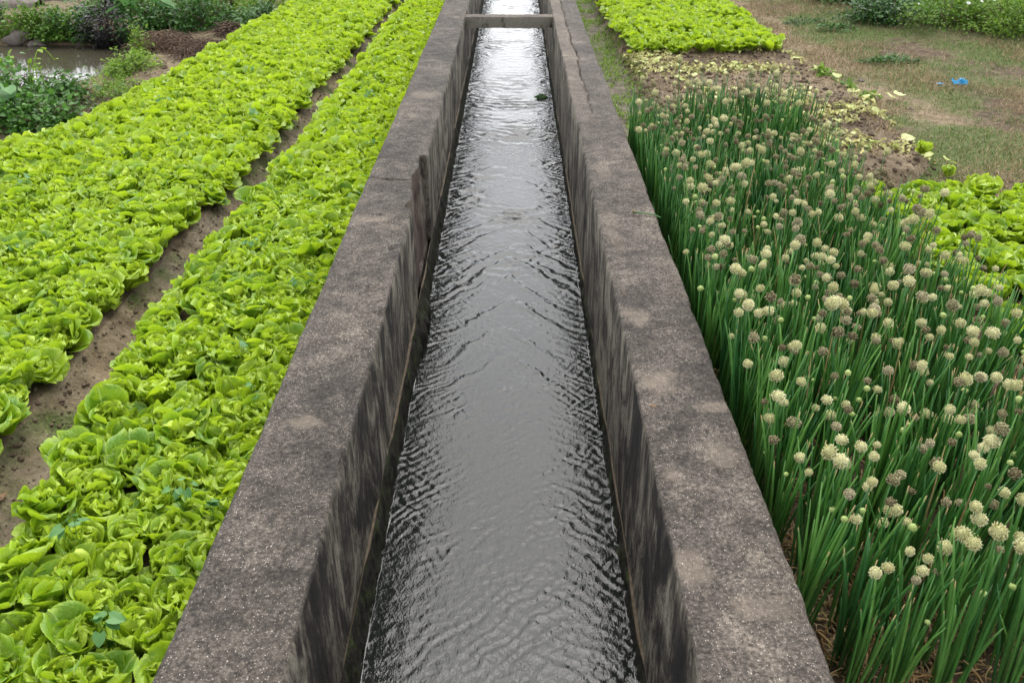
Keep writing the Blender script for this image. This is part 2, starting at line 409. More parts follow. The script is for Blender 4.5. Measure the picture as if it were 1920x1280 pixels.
def zone(X, Y):
    l1 = b1_left(Y); r2 = b2_right(Y); l2 = b2_left(Y)
    path = (X < l1 + .03) & (X > r2 - .03)
    bank = X < l2
    right = X > .62
    green = np.zeros_like(X) + .05; pale = np.zeros_like(X) + .1; wet = np.zeros_like(X) + .2
    n = fbm(X * 1.2, Y * 1.2, 77, 4)
    green = np.where(path, .40 + .6 * fbm(X * 3, Y * 3, 78, 3), green); pale = np.where(path, .75 + .4 * n, pale); wet = np.where(path, .45 - .3 * n, wet)
    green = np.where(bank, .25 + .3 * n, green); pale = np.where(bank, .55, pale); wet = np.where(bank, .0, wet)
    fb = Y > 11.2
    green = np.where(bank & fb, .45, green)
    mud = right & (Y > 5.3) & (X < 1.15)
    redge = np.interp(Y, [5.1, 5.6, 7.3, 9.2, 14], [2.45, 2.80, 2.92, 2.76, 2.55])
    grassy = right & (X > redge + .02) & (Y > 4.9)
    dirt = grassy * np.exp(-((X - (redge + .32 + .25 * n + .13 * np.maximum(0, 8 - Y))) / .30) ** 2) * ss(6.0, 7.6, Y)
    green = np.where(grassy, .76 + .9 * n - .75 * dirt, green); pale = np.where(grassy, .52 + .5 * n + .6 * dirt, pale); wet = np.where(grassy, .0, wet)
    green = np.where(mud, .40 + .5 * n + .25 * np.exp(-((X - .8) / .1) ** 2), green); wet = np.where(mud, .8, wet); pale = np.where(mud, .1, pale)
    cleared = right & (X > 1.1) & (X < redge + .02) & (Y > 5.1)
    pale = np.where(cleared, .48 + .5 * n, pale); green = np.where(cleared, .02, green); wet = np.where(cleared, .0, wet)
    return np.stack([green, pale, wet], -1)

def build_ground():
    xs = np.unique(np.round(np.concatenate([np.arange(-60, -12, 3.), np.arange(-12, -5, .12), np.arange(-5, -2.2, .035), np.arange(-2.2, -.75, .02), [-.702, -.698],
                                   [-.5, 0, .4], [.598, .602], np.arange(.64, 3.4, .025), np.arange(3.4, 7.5, .045), np.arange(7.5, 12, .15), np.arange(12, 61, 3.)]), 4))
    ys = np.unique(np.round(np.concatenate([np.arange(-30, 0, 2.), np.arange(0, 1, .1), np.arange(1, 7, .022), np.arange(7, 13.5, .035), np.arange(13.5, 18, .15), np.arange(18, 400, 8)]), 4))
    X, Y = np.meshgrid(xs, ys, indexing='ij'); Z = terrain(X, Y)
    V = np.stack([X, Y, Z], -1).reshape(-1, 3)
    me = make_mesh('ground', V, [grid_quads(len(xs), len(ys))], M['ground'], True, {'zone': zone(X, Y).reshape(-1, 3)})
    tag(link('ground', me), kind='structure', label='brown soil, trodden paths and patchy grass of the vegetable plots')
build_ground()

# ------------------------------------------------------------------ channel walls
YN = np.unique(np.round(np.concatenate([np.arange(-1.5, 1, .06), np.arange(1, 6.2, .011), np.arange(4.35, 4.6, .004), np.arange(6.2, 13, .025), np.arange(13, 22, .2)]), 4))
def build_wall(side):
    """side -1: left, +1: right; profile runs outer foot -> top -> inner face"""
    if side < 0: xo, xi, lip = -.803, -.508, -.20
    else: xo, xi, lip = .712, .412, -.305
    s = 1 if side < 0 else -1                                  # direction from outer to inner
    prof = []                                                  # (x, z, role) role 0 outer, 1 top, 2 inner
    for z in np.linspace(-.22, WT - .03, 7): prof.append((xo, z, 0))
    prof += [(xo + s * .002, WT - .012, .4), (xo + s * .008, WT - .003, .6)]
    for t in np.linspace(.05, .95, 26): prof.append((xo + (xi - xo) * t, WT, 1))
    prof += [(xi - s * .006, WT - .002, 1.4), (xi - s * .001, WT - .010, 1.6)]
    for z in np.linspace(WT - .03, lip, 20): prof.append((xi, z, 2))
    prof += [(xi - s * .02, lip - .01, 3), (xi - s * .02, -.9, 3)]
    prof = np.array(prof); n = len(prof)
    Y = YN[None, :]; px = prof[:, 0][:, None]; pz = prof[:, 1][:, None]; role = prof[:, 2][:, None]
    X = px + 0 * Y; Z = pz + 0 * Y; YY = Y + 0 * px
    top = ((role > .3) & (role < 1.7)).astype(float)
    seed = 100 if side < 0 else 200
    Z = Z + top * (.010 * fbm(X * 2.5, YY * 2.5, seed, 3) + .0035 * fbm(X * 22, YY * 22, seed + 9, 3) + .002 * fbm(X * 70, YY * 70, seed + 13, 2))
    # outline wobble and chipped arrises
    wob = .006 * fbm(YY * 1.3, 0 * YY, seed + 20, 3) + .0025 * fbm(YY * 14, 0 * YY + 5, seed + 21, 3)
    X = X + wob * np.where(role < 1, 1, 0) + (.005 * fbm(YY * 1.1, 0 * YY + 9, seed + 22, 3) + .002 * fbm(YY * 16, X * 0 + 2, seed + 27, 3)) * np.where(role > 1.2, 1, 0)
    X = X + s * .004 * fbm(YY * 8, Z * 8, seed + 24, 3) * (role == 2)
    for which, r0 in ((0, .5), (1, 1.5)):
        near = np.exp(-((role - r0) / .25) ** 2)
        c = np.clip(fbm(YY * 5, 0 * YY + which * 31, seed + 30, 5) * 2.6 - .7, 0, 1) + .5 * np.clip(fbm(YY * 33, 0 * YY + which * 57, seed + 33, 2) * 2 - .3, 0, 1)
        c = np.clip(c, 0, 1)
        Z = Z - near * c * .009; X = X + (s if which == 0 else -s) * near * c * .006
    tone = np.zeros_like(X); brick = np.zeros_like(X)
    if side < 0:
        # broken out joint: a chunk of the inner face is gone
        jag = .03 * fbm(Z * 9, 0 * Z, 301, 3) + .012 * fbm(Z * 30, 0 * Z, 304, 2)
        rag = 1 - ss(.0, .02, YY - (4.86 + jag * 1.1))
        rag = rag * ss(4.02 + jag * 2, 4.10 + jag * 2, YY)
        depth = .036 + .02 * fbm(YY * 7, Z * 7, 310, 3) + .016 * np.sin((YY - 4.35) * 14) * (YY < 4.6)
        narrow = 1 - .3 * ss(.2, -.2, Z)
        inner = ss(1.3, 1.55, role) * (role < 3)
        X = X - inner * rag * np.clip(depth, .02, .1) * narrow
        Xn = xi - np.clip(depth, .02, .1)
        # top points that would float over the recess are pulled back to its edge
        over = (role <= 1.4) & (role >= 1) & (X > Xn - .004) & (rag > .5)
        X = np.where(over, Xn - .004 - .0006 * (prof[:, 0][:, None] < 0), X)
        brick = inner * ss(.02, .3, rag) * (.5 + .5 * (YY > 4.15) * (YY < 4.72))
        # crack across the top, and a few pits
        cy = 4.475 + .03 * fbm(X * 9, 0 * X, 320, 3)
        wdt = .0045 + .008 * np.clip((X + .78) / .12, 0, 1) * np.clip((-.60 - X) / .1, 0, 1)
        Z = Z - (role > .3) * (role < 1.3) * .032 * np.exp(-((YY - cy) / wdt) ** 2) * ss(-.81, -.77, X) * (1 - ss(-.60, -.55, X))
        spots = [(-.53, 2.95, .016, .03), (-.62, 2.85, .010, .012), (-.555, 3.55, .018, .02), (-.70, 3.42, .010, .01), (-.60, 3.85, .012, .02), (-.66, 3.95, .012, .02), (-.72, 1.8, .014, .008)]
        blots = [(-.70, 3.9, .10, .05, .75), (-.60, 3.8, .07, .05, .5), (-.66, 2.22, .045, .03, .9), (-.65, 6.25, .10, .12, .7), (-.67, 5.7, .05, .05, .5), (-.72, 9.6, .05, .06, .8), (-.60, 9.4, .03, .04, .8), (-.70, 7.4, .04, .05, .7)]
    else:
        # long crack: the inner half was re-plastered, the outer half sits lower
        cx = .535 + .022 * fbm(YY * 3.2, 0 * YY, 330, 4) + .010 * fbm(YY * 17, 0 * YY, 334, 3)
        on = ss(5.2, 6.5, YY)
        crack = np.exp(-((X - cx) / .006) ** 2)
        istop = (role > .3) * (role < 1.7)
        Z = Z - istop * on * (.006 * ss(-.004, .004, X - cx) + .022 * crack)
        tone = tone + istop * on * .40 * ss(.004, -.004, X - cx)
        spots = [(.62, 4.2, .014, .015), (.55, 4.9, .012, .015), (.64, 4.35, .01, .02), (.60, 2.6, .012, .01), (.66, 5.1, .01, .01)]
        blots = [(.47, 2.9, .06, .07, .7), (.50, 2.45, .07, .09, .8), (.62, 2.05, .05, .05, .6), (.47, 1.95, .04, .05, .7), (.66, 2.3, .06, .03, .7), (.45, 1.6, .05, .06, .7), (.49, 4.6, .05, .15, .4), (.47, 3.8, .04, .3, .35), (.6, 1.45, .08, .04, .5)]
    for x0, y0, r_, d_ in spots:
        Z = Z - top * d_ * np.exp(-(((X - x0) / r_) ** 2 + ((YY - y0) / r_) ** 2) ** 1.5) * .6
    for x0, y0, rx, ry, k in blots:
        wv = fbm(X * 18, YY * 18, seed + 60, 3) * .9
        tone = tone + top * k * ss(1.25, .35, np.sqrt(((X - x0) / rx) ** 2 + ((YY - y0) / ry) ** 2) + wv)
    V = np.stack([X, YY, Z], -1).reshape(-1, 3)
    q = grid_quads(n, len(YN))
    if s < 0: q = q[:, ::-1]
    me = make_mesh('wall_body', V, [q], M['concrete_l'] if side < 0 else M['concrete_r'], True,
                   {'tone': np.clip(tone, 0, 1).ravel(), 'brick': brick.ravel()})
    try: me.set_sharp_from_angle(angle=R(40))
    except Exception: pass
    root = link('channel_wall', None)
    root.location = ((xo + xi) / 2, 5, 0)
    def child(name, me):
        o = link(name, me, root); o.location = (-root.location.x, -5, 0); return o
    child('wall_body', me)
    # pale lip at the foot of the render, and the mossy, eroded band under it down to the water
    mb = MB()
    th = np.linspace(-.5 * math.pi, .5 * math.pi, 6)
    YL = YN[::2]
    jx = .003 * fbm(YL * 5, 0 * YL, seed + 70, 3)
    rr = .008 + .003 * fbm(YL * 11, 0 * YL + 3, seed + 71, 3)
    gap = np.clip(.9 + 2.4 * fbm(YL * 3, 0 * YL, seed + 75, 4), .12, 1.2)
    Xl = xi + s * (np.cos(th)[:, None] * rr[None] * 1.1 * gap + jx[None] - .001); Zl = lip + np.sin(th)[:, None] * rr[None]
    V = np.stack([Xl, np.broadcast_to(YL, Xl.shape), Zl], -1).reshape(-1, 3)
    q = grid_quads(len(th), len(YL)); mb.add(V, [q]); child('render_lip', mb.mesh('render_lip', M['lip']))
    zz = np.linspace(lip - .006, -.62, 16); Zb, Yb = np.meshgrid(zz, YN, indexing='ij')
    prot = .004 + .012 * np.abs(fbm(Yb * 9, Zb * 9, seed + 80, 4)) * 2 + .007 * fbm(Yb * 35, Zb * 35, seed + 84, 3)
    prot = prot * ss(lip, lip - .05, Zb)
    if side < 0: prot = prot + .03 * np.exp(-((Yb - 4.1) / .35) ** 2) * ss(-.22, -.4, Zb) * (1 + fbm(Yb * 20, Zb * 20, 5, 3))
    Xb = xi + s * (prot - .004)
    V = np.stack([Xb, Yb, Zb], -1).reshape(-1, 3)
    child('mossy_footing', make_mesh('mossy_footing', V, [grid_quads(16, len(YN))], M['moss'], True))
    return root
wl_ = build_wall(-1); tag(wl_, 'dark concrete channel wall on the left with a broken out chunk and a cross crack', 'wall')
wr_ = build_wall(1); tag(wr_, 'concrete channel wall on the right with pale blotches, beside the flowering onions', 'wall')

def build_strut():
    y0, y1, zt, hh = 9.47, 9.63, WT - .012, .11
    xs = np.linspace(-.52, .425, 60); P = []
    ring = []
    for t in np.linspace(0, 1, 8): ring.append((y0, zt - hh + hh * t))
    for t in np.linspace(0.1, .9, 6): ring.append((y0 + (y1 - y0) * t, zt))
    for t in np.linspace(0, 1, 6): ring.append((y1, zt - hh * t))
    for t in np.linspace(0.1, .9, 6): ring.append((y1 - (y1 - y0) * t, zt - hh))
    ring = np.array(ring); n = len(ring)
    X = np.tile(xs, (n, 1)); Yr = np.tile(ring[:, 0][:, None], (1, 60)); Zr = np.tile(ring[:, 1][:, None], (1, 60))
    cy, cz = (y0 + y1) / 2, zt - hh / 2
    d = .010 * fbm(X * 9 + Yr * 20, Zr * 20, 500, 4)
    Yr = Yr + (Yr - cy) * d * 8; Zr = Zr + (Zr - cz) * d * 8 + .006 * fbm(X * 3, 0 * X, 510, 2) + .004 * fbm(X * 25, Zr * 25, 511, 2)
    V = np.stack([X, Yr, Zr], -1).reshape(-1, 3)
    q = grid_quads(n, 60, wrap=True)
    me = make_mesh('strut', V, [q], M['concrete_b'], True, {'tone': np.full(len(V), .35), 'brick': np.zeros(len(V))})
    try: me.set_sharp_from_angle(angle=R(40))
    except Exception: pass
    tag(link('concrete_strut', me), 'short concrete strut spanning the channel between the two walls', 'strut')
build_strut()

# ------------------------------------------------------------------ water
def build_water():
    ys = np.unique(np.round(np.concatenate([np.arange(-1.5, 1.4, .05), np.arange(1.4, 7.5, .0065), np.arange(7.5, 12, .011), np.arange(12, 16, .03), np.arange(16, 22, .2)]), 4))
    xs = np.linspace(-.535, .435, 118)
    X, Y = np.meshgrid(xs, ys, indexing='ij')
    u = (X + .05) / .46; au = np.sqrt(u * u + .01)
    wx = X + .04 * fbm(X * 5, Y * 5, 601, 3) + .02 * fbm(X * 21, Y * 21, 603, 2); wy = Y + .09 * fbm(X * 3.2, Y * 3.2, 605, 3) + .034 * fbm(X * 12, Y * 12, 607, 3)
    h = 0
    edge = ss(.15, .95, au)
    m1 = np.clip(.55 + 1.4 * fbm(X * 4, Y * 2.2, 611, 3), 0, 1.6)
    m2 = np.clip(.5 + 1.6 * fbm(X * 7, Y * 5, 615, 3), 0, 1.6)
    for k, (lam, amp, sl, w_) in enumerate([(.072, .0010, .62, 1), (.043, .00055, .50, 0), (.026, .00035, .42, 0)]):
        ph = 2 * math.pi / lam * (wy + sl * .46 * au * 1.2) + k * 1.7
        e = (m1 if w_ else m2) * (.20 + .68 * edge)
        s_ = np.sin(ph); h = h + amp * e * (.75 + .55 * ss(2.2, 4.2, Y)) * (s_ + .35 * (s_ * s_ - .5))
    # cross ripples from reflection at the walls
    for k, (lam, amp, sgn) in enumerate([(.05, .0008, 1), (.05, .0008, -1), (.031, .0005, 1), (.031, .0005, -1)]):
        h = h + amp * np.sin(2 * math.pi / lam * (wy * .8 + sgn * wx * .75)) * m2 * (.75 + .4 * edge)
    # rougher, transverse water farther up the channel
    farw = ss(3.9, 5.6, Y)
    tr = np.clip(.5 + 1.8 * fbm(X * 3.1, Y * 2.6, 621, 3), 0, 1.7)
    h = h * (1 - .25 * farw)
    h = h + 1.5 * farw * tr * (.0042 * fbm(X * 6, Y * 13, 631, 3) + .0022 * np.sin(2 * math.pi / .14 * (Y + .25 * fbm(X * 3, Y * 2, 640, 3) + .05 * np.cos(u * 2))) + .0022 * fbm(X * 17, Y * 30, 636, 2))
    # the standing wedge where both wave trains meet
    for x0, y0, a, l in [(-.02, 5.05, 1.0, .55), (-.03, 4.55, .7, .4), (.10, 5.0, .8, .5), (-.02, 5.6, .6, .4), (-.08, 4.85, .6, .5), (.04, 5.3, .7, .5), (-.03, 3.9, .4, .35), (.0, 5.9, .5, .4), (-.05, 4.2, .45, .4), (.02, 6.6, .4, .4)]:
        dY = (y0 - Y); line = y0 - wy - 1.35 * np.sqrt((wx - x0) ** 2 + .0006)
        h = h + a * .0060 * np.exp(-(line / .034) ** 2) * np.exp(-((dY - .2) / (l * .6)) ** 2)
        h = h - a * .003 * np.exp(-((line + .07) / .04) ** 2) * np.exp(-((dY - .2) / (l * .6)) ** 2)
    h = h + .0012 * fbm(X * 9, Y * 6, 650, 3) + .0009 * fbm(X * 30, Y * 46, 655, 3)
    # water climbs a little at the walls
    h = h + .0012 * ss(.93, 1.02, au)
    V = np.stack([X, Y, WZ + h], -1).reshape(-1, 3)
    tag(link('water', make_mesh('water', V, [grid_quads(len(xs), len(ys))], M['water'], True)), kind='structure', label='rippled grey water flowing down the concrete channel')
    # thin froth line along both walls
    mb = MB()
    yf = np.unique(np.round(np.concatenate([np.arange(1, 8, .008), np.arange(8, 13, .02)]), 4))
    for s, x0, sd in ((1, -.498, 661), (-1, .400, 671)):
        wob = .004 * fbm(yf * 12, 0 * yf, sd, 4) + .002 * fbm(yf * 60, 0 * yf, sd + 4, 2)
        wid = np.clip(.0002 + .0050 * fbm(yf * 9, 0 * yf, sd + 2, 4), .0, .006)
        c = x0 + s * (wob + .004)
        A = np.stack([c - wid, yf, 0 * yf + WZ + .0075], -1); B = np.stack([c, yf, 0 * yf + WZ + .0105], -1); C_ = np.stack([c + wid, yf, 0 * yf + WZ + .0065], -1)
        mb.add(np.concatenate([A, B, C_]), [grid_quads(3, len(yf))])
    tag(link('waterline_froth', mb.mesh('waterline_froth', M['foam'])), 'thin pale froth line where the water meets the channel walls', 'froth', kind='stuff')
build_water()

def build_pond():
    xs = np.arange(-10, -3.6, .05); ys = np.arange(5.8, 11.7, .05); X, Y = np.meshgrid(xs, ys, indexing='ij')
    V = np.stack([X, Y, -.30 + .0015 * fbm(X * 5, Y * 5, 700, 3)], -1).reshape(-1, 3)
    tag(link('pond_water', make_mesh('pond_water', V, [grid_quads(len(xs), len(ys))], M['pond'], True)), kind='structure', label='still brown pond water beyond the lettuce bed')
build_pond()

# ------------------------------------------------------------------ lettuces
def lettuce_leaf(rng, t, az, nu, nv, size=1.0):
    """t 0 = outermost, 1 = innermost; returns verts (nu*nv,3), luv"""
    L = (.112 * (1 - t) + .070 * t) * size * rng.uniform(.88, 1.12)
    W = (.056 * (1 - t) + .041 * t) * size * rng.uniform(.88, 1.15)
    e0 = R(34 + 40 * t + rng.uniform(-16, 16)); de = R(rng.uniform(5, 42) + 20 * t)
    tipc = R(rng.uniform(30, 120) * (1 - .45 * t))
    u = np.linspace(-1, 1, nu); v = 1 - (1 - np.linspace(0, 1, nv)) ** 1.25
    e = e0 + de * v - tipc * v ** 4
    dv = L * np.diff(v)
    r = .008 + np.concatenate([[0], np.cumsum(np.cos(e[:-1]) * dv)]); z = np.concatenate([[0], np.cumsum(np.sin(e[:-1]) * dv)])
    w = W * (.24 + .76 * np.sin(np.clip(v / .62, 0, 1) * 1.5708) ** 1.2) * np.sqrt(np.clip(1 - np.clip((v - .60) / .42, 0, 1) ** 2.2, .02, 1))
    U, Vv = np.meshgrid(u, v, indexing='ij'); E = np.broadcast_to(e, U.shape)
    cup = rng.uniform(.25, .60) * (1 + .2 * t)
    m = np.maximum(np.abs(U), Vv ** 2) ** 2.5
    p1, p2, p3 = rng.uniform(0, 6.28, 3)
    ruf = .0115 * size * m * (np.sin(3.6 * U + p1 + 4.5 * Vv * np.sign(U)) + .55 * np.sin(9.5 * U + p2 + 6 * Vv)) + .007 * size * Vv * vn(U * 1.7 + p1 * 9, Vv * 2.6 + p2 * 9, 7)
    cen = .0035 * size * np.exp(-(U / .18) ** 2)
    lat = U * w; nrm = cup * np.abs(U) ** 2 * w * (1 - .6 * Vv ** 3) + ruf - cen
    skew = rng.uniform(-.25, .25)
    lat = lat + skew * Vv ** 2 * L * .5
    x = r - np.sin(E) * nrm; zz = z + np.cos(E) * nrm
    ca, sa = math.cos(az), math.sin(az)
    P = np.stack([x * ca - lat * sa, x * sa + lat * ca, zz], -1).reshape(-1, 3)
    return P, np.stack([U, Vv, 0 * U], -1).reshape(-1, 3)

def lettuce_arrays(seed, nl, nu, nv, size=1.0):
    rng = np.random.default_rng(seed); outer, heart = MB(), MB()
    off = rng.uniform(0, 6.28)
    for i in range(nl):
        t = i / (nl - 1); az = off + i * 2.39996 + rng.uniform(-.45, .45)
        P, uv = lettuce_leaf(rng, t ** .9, az, nu, nv, size * rng.uniform(.80, 1.12))
        P[:, :2] += rng.normal(size=2) * .007; P[:, 2] += .015 + .02 * t + rng.uniform(-.008, .015)
        tgt = heart if t > .66 else outer
        base = (.25 + .55 * t + rng.uniform(-.25, .25)) if t <= .66 else rng.uniform(.2, .9)
        tgt.add(P, [grid_quads(nu, nv)], rnd=float(np.clip(base, 0, 1)), luv=uv)
    return outer, heart

NVAR = 10
LO, LH = [], []
for k in range(NVAR):
    o_, h_ = lettuce_arrays(40 + k, 25 + k % 4, 11, 10)
    LO.append(o_.mesh('outer_leaves', M['let_out'])); LH.append(h_.mesh('heart', M['let_heart']))
LOW = []
for k in range(5):
    o_, h_ = lettuce_arrays(80 + k, 23, 6, 6)
    LOW.append((o_.arrays(), h_.arrays()))

rg = np.random.default_rng(5)
heads = []      # x, y, bed, where
def fill(bed, x0f, x1f, y0, y1, step, inset0, inset1, jit=.03):
    y = y0; row = 0
    while y < y1:
        a = float(x0f(y)) + inset0; b = float(x1f(y)) - inset1; n = max(1, int(round((b - a) / step)))
        for k in range(n + 1):
            x = a + (b - a) * k / n + (.25 * step if row % 2 else -.05 * step) * (0 < k < n)
            where = 0 if k == 0 else (2 if k == n else 1)
            heads.append((x + rg.uniform(-jit, jit), y + rg.uniform(-jit, jit), bed, where, row))
        y += step * .93; row += 1
C = lambda v: (lambda y: v)
fill(1, b1_left, C(-.815), .9, 13.2, .136, .080, .082)
fill(2, b2_left, b2_right, 1.2, 13.2, .140, .12, .095)
fill(3, C(2.10), C(3.9), 2.3, 5.02, .185, .09, .0)
fill(4, lambda y: np.interp(y, [8.6, 10], [1.22, 1.14]), lambda y: np.interp(y, [8.6, 10, 14], [2.62, 2.68, 2.62]), 8.85, 13.6, .17, .06, .06)
items = []
for (x, y, bed, wh, row) in heads:
    z = float(terrain(x, y)) - .012
    px, py, zf = project(x, y, z + .09)
    inview = -35 < px < 1955 and -25 < py < 1330
    if not inview and (px < -900 or px > 2800): continue
    items.append((not inview, zf, x, y, z, bed, wh, row))
items.sort()
BEDN = {1: 'narrow bed', 2: 'wide left bed', 3: 'bed right of the onions', 4: 'far right bed'}
WHN = {(1, 0): 'on the soil path edge of', (1, 1): 'in the middle of', (1, 2): 'against the wall in', (2, 0): 'on the pond side of', (2, 1): 'in the middle of', (2, 2): 'on the soil path edge of',
       (3, 0): 'nearest the onions in', (3, 1): 'in the middle of', (3, 2): 'at the outer side of', (4, 0): 'in', (4, 1): 'in', (4, 2): 'in'}
NIND = 296
far_o, far_h = MB(), MB()
for idx, (hid, zf, x, y, z, bed, wh, row) in enumerate(items):
    rz = rg.uniform(0, 6.28); s = rg.uniform(.95, 1.26) * (1.10 if bed == 3 else 1.0) * (1.04 if bed == 2 else 1)
    tx, ty = rg.uniform(-.26, .26, 2)
    if bed == 1 and wh == 0 or bed == 4 and wh == 0 or bed == 2 and wh == 0: ty -= .28
    if bed == 2 and wh == 2: ty += .32
    if bed == 1 and wh == 2: s *= .95
    if idx < NIND and not hid:
        k = int(rg.integers(NVAR))
        r = link('lettuce', None, None, (x, y, z), (tx, ty, rz), s)
        dist = 'front' if zf < 2.9 else ('middle' if zf < 3.9 else 'farther')
        tag(r, f'green lettuce {WHN[(bed, wh)]} the {BEDN[bed]}, {dist} part', 'lettuce', 'lettuces planted out in the beds')
        link('outer_leaves', LO[k], r); link('heart', LH[k], r)
    else:
        oa, ha = LOW[int(rg.integers(5))]
        Rm = np.array(Matrix.Rotation(rz, 3, 'Z')); Rm = np.array(Matrix.Rotation(ty, 3, 'Y')) @ np.array(Matrix.Rotation(tx, 3, 'X')) @ Rm
        for mb, (V, P, A) in ((far_o, oa), (far_h, ha)):
            mb.add(V @ Rm.T * s * 1.03 + np.array([x, y, z]), P, rnd=np.clip(A['rnd'] + rg.uniform(-.22, .22), 0, 1), luv=A['luv'])
V1, P1, A1 = far_o.arrays(); V2, P2, A2 = far_h.arrays()
Pq = np.concatenate([P1[0], P2[0] + len(V1)])
me = make_mesh('lettuce_mass', np.concatenate([V1, V2]), [Pq], [M['let_out'], M['let_heart']], True,
               {k: np.concatenate([A1[k], A2[k]]) for k in A1}, np.concatenate([np.zeros(len(P1[0])), np.ones(len(P2[0]))]))
tag(link('lettuce_mass', me), 'distant bright green lettuces merging into one leafy carpet over the far beds', 'lettuces', kind='stuff')

# ------------------------------------------------------------------ flowering onions
def onion_leaves(seed, n=11):
    rng = np.random.default_rng(seed); g, d = MB(), MB()
    for i in range(n):
        az = rng.uniform(0, 6.28); L = rng.uniform(.30, .50); lean = rng.uniform(.0, .10) if (rng.uniform() < .85 or seed < 904) else rng.uniform(.2, .55); t = np.linspace(0, 1, 8)
        bend = rng.uniform(-.05, .14); dx = math.cos(az); dy = math.sin(az); r0 = rng.uniform(.006, .034)
        rr = r0 + lean * L * t + bend * L * t ** 2.5
        z = L * t * (1 - .5 * lean ** 2)
        az2 = rng.uniform(-.05, .05)
        P = np.stack([dx * rr - dy * az2 * t * L, dy * rr + dx * az2 * t * L, z], -1)
        rad = rng.uniform(.0028, .0054) * (.62 + .55 * np.sin(np.clip(t * 1.9, 0, 1) * 1.57)) * (1 - t ** 4 * .80)
        dry = rng.uniform() < .045
        V, Q, vp = tube(P, rad * (.55 if dry else 1), 6)
        (d if dry else g).add(V, Q, rnd=rng.uniform(0, 1), tip=vp * rng.choice([.9, .9, .92, .99, 1.02]))
    for i in range(2):          # withered leaves drooping at the foot
        az = rng.uniform(0, 6.28); L = rng.uniform(.10, .24); t = np.linspace(0, 1, 7)
        rr = .01 + L * .75 * t; z = .02 + L * .8 * np.sin(t * 2.9) * rng.uniform(.3, .8)
        P = np.stack([math.cos(az) * rr, math.sin(az) * rr + .02 * np.sin(t * 5), z], -1)
        V, Q, vp = tube(P, .0035 * (1 - .6 * t), 4); d.add(V, Q, rnd=rng.uniform(0, 1), tip=vp * 0)
    return g.mesh('leaves', M['onion']), d.mesh('withered_leaves', M['onion_dry'])

def stalk_mesh(seed, H):
    rng = np.random.default_rng(seed); t = np.linspace(0, 1, 8); a = rng.uniform(0, 6.28); b = rng.uniform(0, .035)
    P = np.stack([math.cos(a) * b * t ** 2, math.sin(a) * b * t ** 2, H * t], -1)
    rad = .0036 * (.85 + .35 * np.sin(t * 3.0)) * (1 - .45 * t)
    V, Q, vp = tube(P, rad, 6); mb = MB(); mb.add(V, Q, rnd=rng.uniform(.2, .9))
    return mb.mesh('flower_stalk', M['stalk']), Vector(P[-1])

def flower_mesh(seed, kind):
    rng = np.random.default_rng(seed); mb = MB()
    R0 = {'cream': .0185, 'tan': .0175, 'dry': .0165, 'bud': .0110}[kind]; n = {'cream': 160, 'tan': 120, 'dry': 85, 'bud': 46}[kind]
    i = np.arange(n) + .5; ph = np.arccos(1 - 2 * i / n * .93); th = math.pi * (1 + 5 ** .5) * i
    D = np.stack([np.cos(th) * np.sin(ph), np.sin(th) * np.sin(ph), np.cos(ph)], -1)
    D += rng.normal(size=D.shape) * {'cream': .08, 'tan': .14, 'dry': .17, 'bud': .05}[kind]; D /= np.linalg.norm(D, axis=1)[:, None]
    # core
    nu, nv = 10, 7; a = np.linspace(0, 2 * math.pi, nu, endpoint=False); b = np.linspace(.02, math.pi - .02, nv)
    A, B = np.meshgrid(a, b, indexing='ij'); rc = R0 * (.66 if kind != 'bud' else .88)
    cz = R0 * .75
    core = np.stack([rc * np.cos(A) * np.sin(B), rc * np.sin(A) * np.sin(B), cz + rc * np.cos(B) * (1.0 if kind != 'bud' else 1.25)], -1).reshape(-1, 3)
    mb.add(core, [grid_quads(nu, nv, wrap=True)[:, ::-1]], rnd=.18)
    # florets: small pointed bells
    for k in range(n):
        d = D[k]; up = np.array([0, 0, 1.]) if abs(d[2]) < .9 else np.array([1., 0, 0])
        s1 = np.cross(d, up); s1 /= np.linalg.norm(s1); s2 = np.cross(d, s1)
        r_in = rc * .85; r_out = R0 * rng.uniform(.86, 1.10) * (1 if kind != 'dry' else rng.uniform(.75, 1.1)) * (1 + .06 * math.sin(3 * d[0] + seed) * (kind != 'bud'))
        w = {'cream': .0014, 'tan': .0019, 'dry': .0027, 'bud': .0019}[kind] * rng.uniform(.8, 1.2)
        c0 = d * r_in; cm = d * (r_in * .3 + r_out * .7); c1 = d * r_out
        q = [c0] + [cm + (s1 * math.cos(x) + s2 * math.sin(x)) * w for x in (0, 2.09, 4.19)] + [c1 + rng.normal(size=3) * .0008]
        V = np.array(q) + np.array([0, 0, cz])
        T = np.array([[0, 2, 1], [0, 3, 2], [0, 1, 3], [4, 1, 2], [4, 2, 3], [4, 3, 1]])
        rn = rng.uniform(.25, 1); mb.add(V, [T], rnd=np.array([rn * .5, rn, rn, rn, min(1, rn + .15)]))
    # papery sheath left hanging under the head
    if kind in ('cream', 'tan'):
        Vs, Fs = leaf_cards(np.array([[.002, 0, .004], [-.002, .001, .004]]), np.array([[.8, .3, -.6], [-.6, .5, -.7]]), np.array([[0, 0, 1.], [0, .3, 1]]), R0 * .45, R0 * .4, .3, .3)
        mb.add(Vs, Fs, rnd=.9)
    return mb.mesh('flower_head', M[{'cream': 'fl_cream', 'tan': 'fl_tan', 'dry': 'fl_dry', 'bud': 'fl_bud'}[kind]], smooth=(kind != 'dry'))

OL = [onion_leaves(900 + k, 14 + k % 4) for k in range(9)]
STK = [stalk_mesh(950 + k, h) for k, h in enumerate([.40, .44, .47, .49, .51, .53, .55, .57, .46, .50])]
FL = {k: [flower_mesh(980 + 7 * j + len(k), k) for j in range(5)] for k in ('cream', 'tan', 'dry', 'bud')}

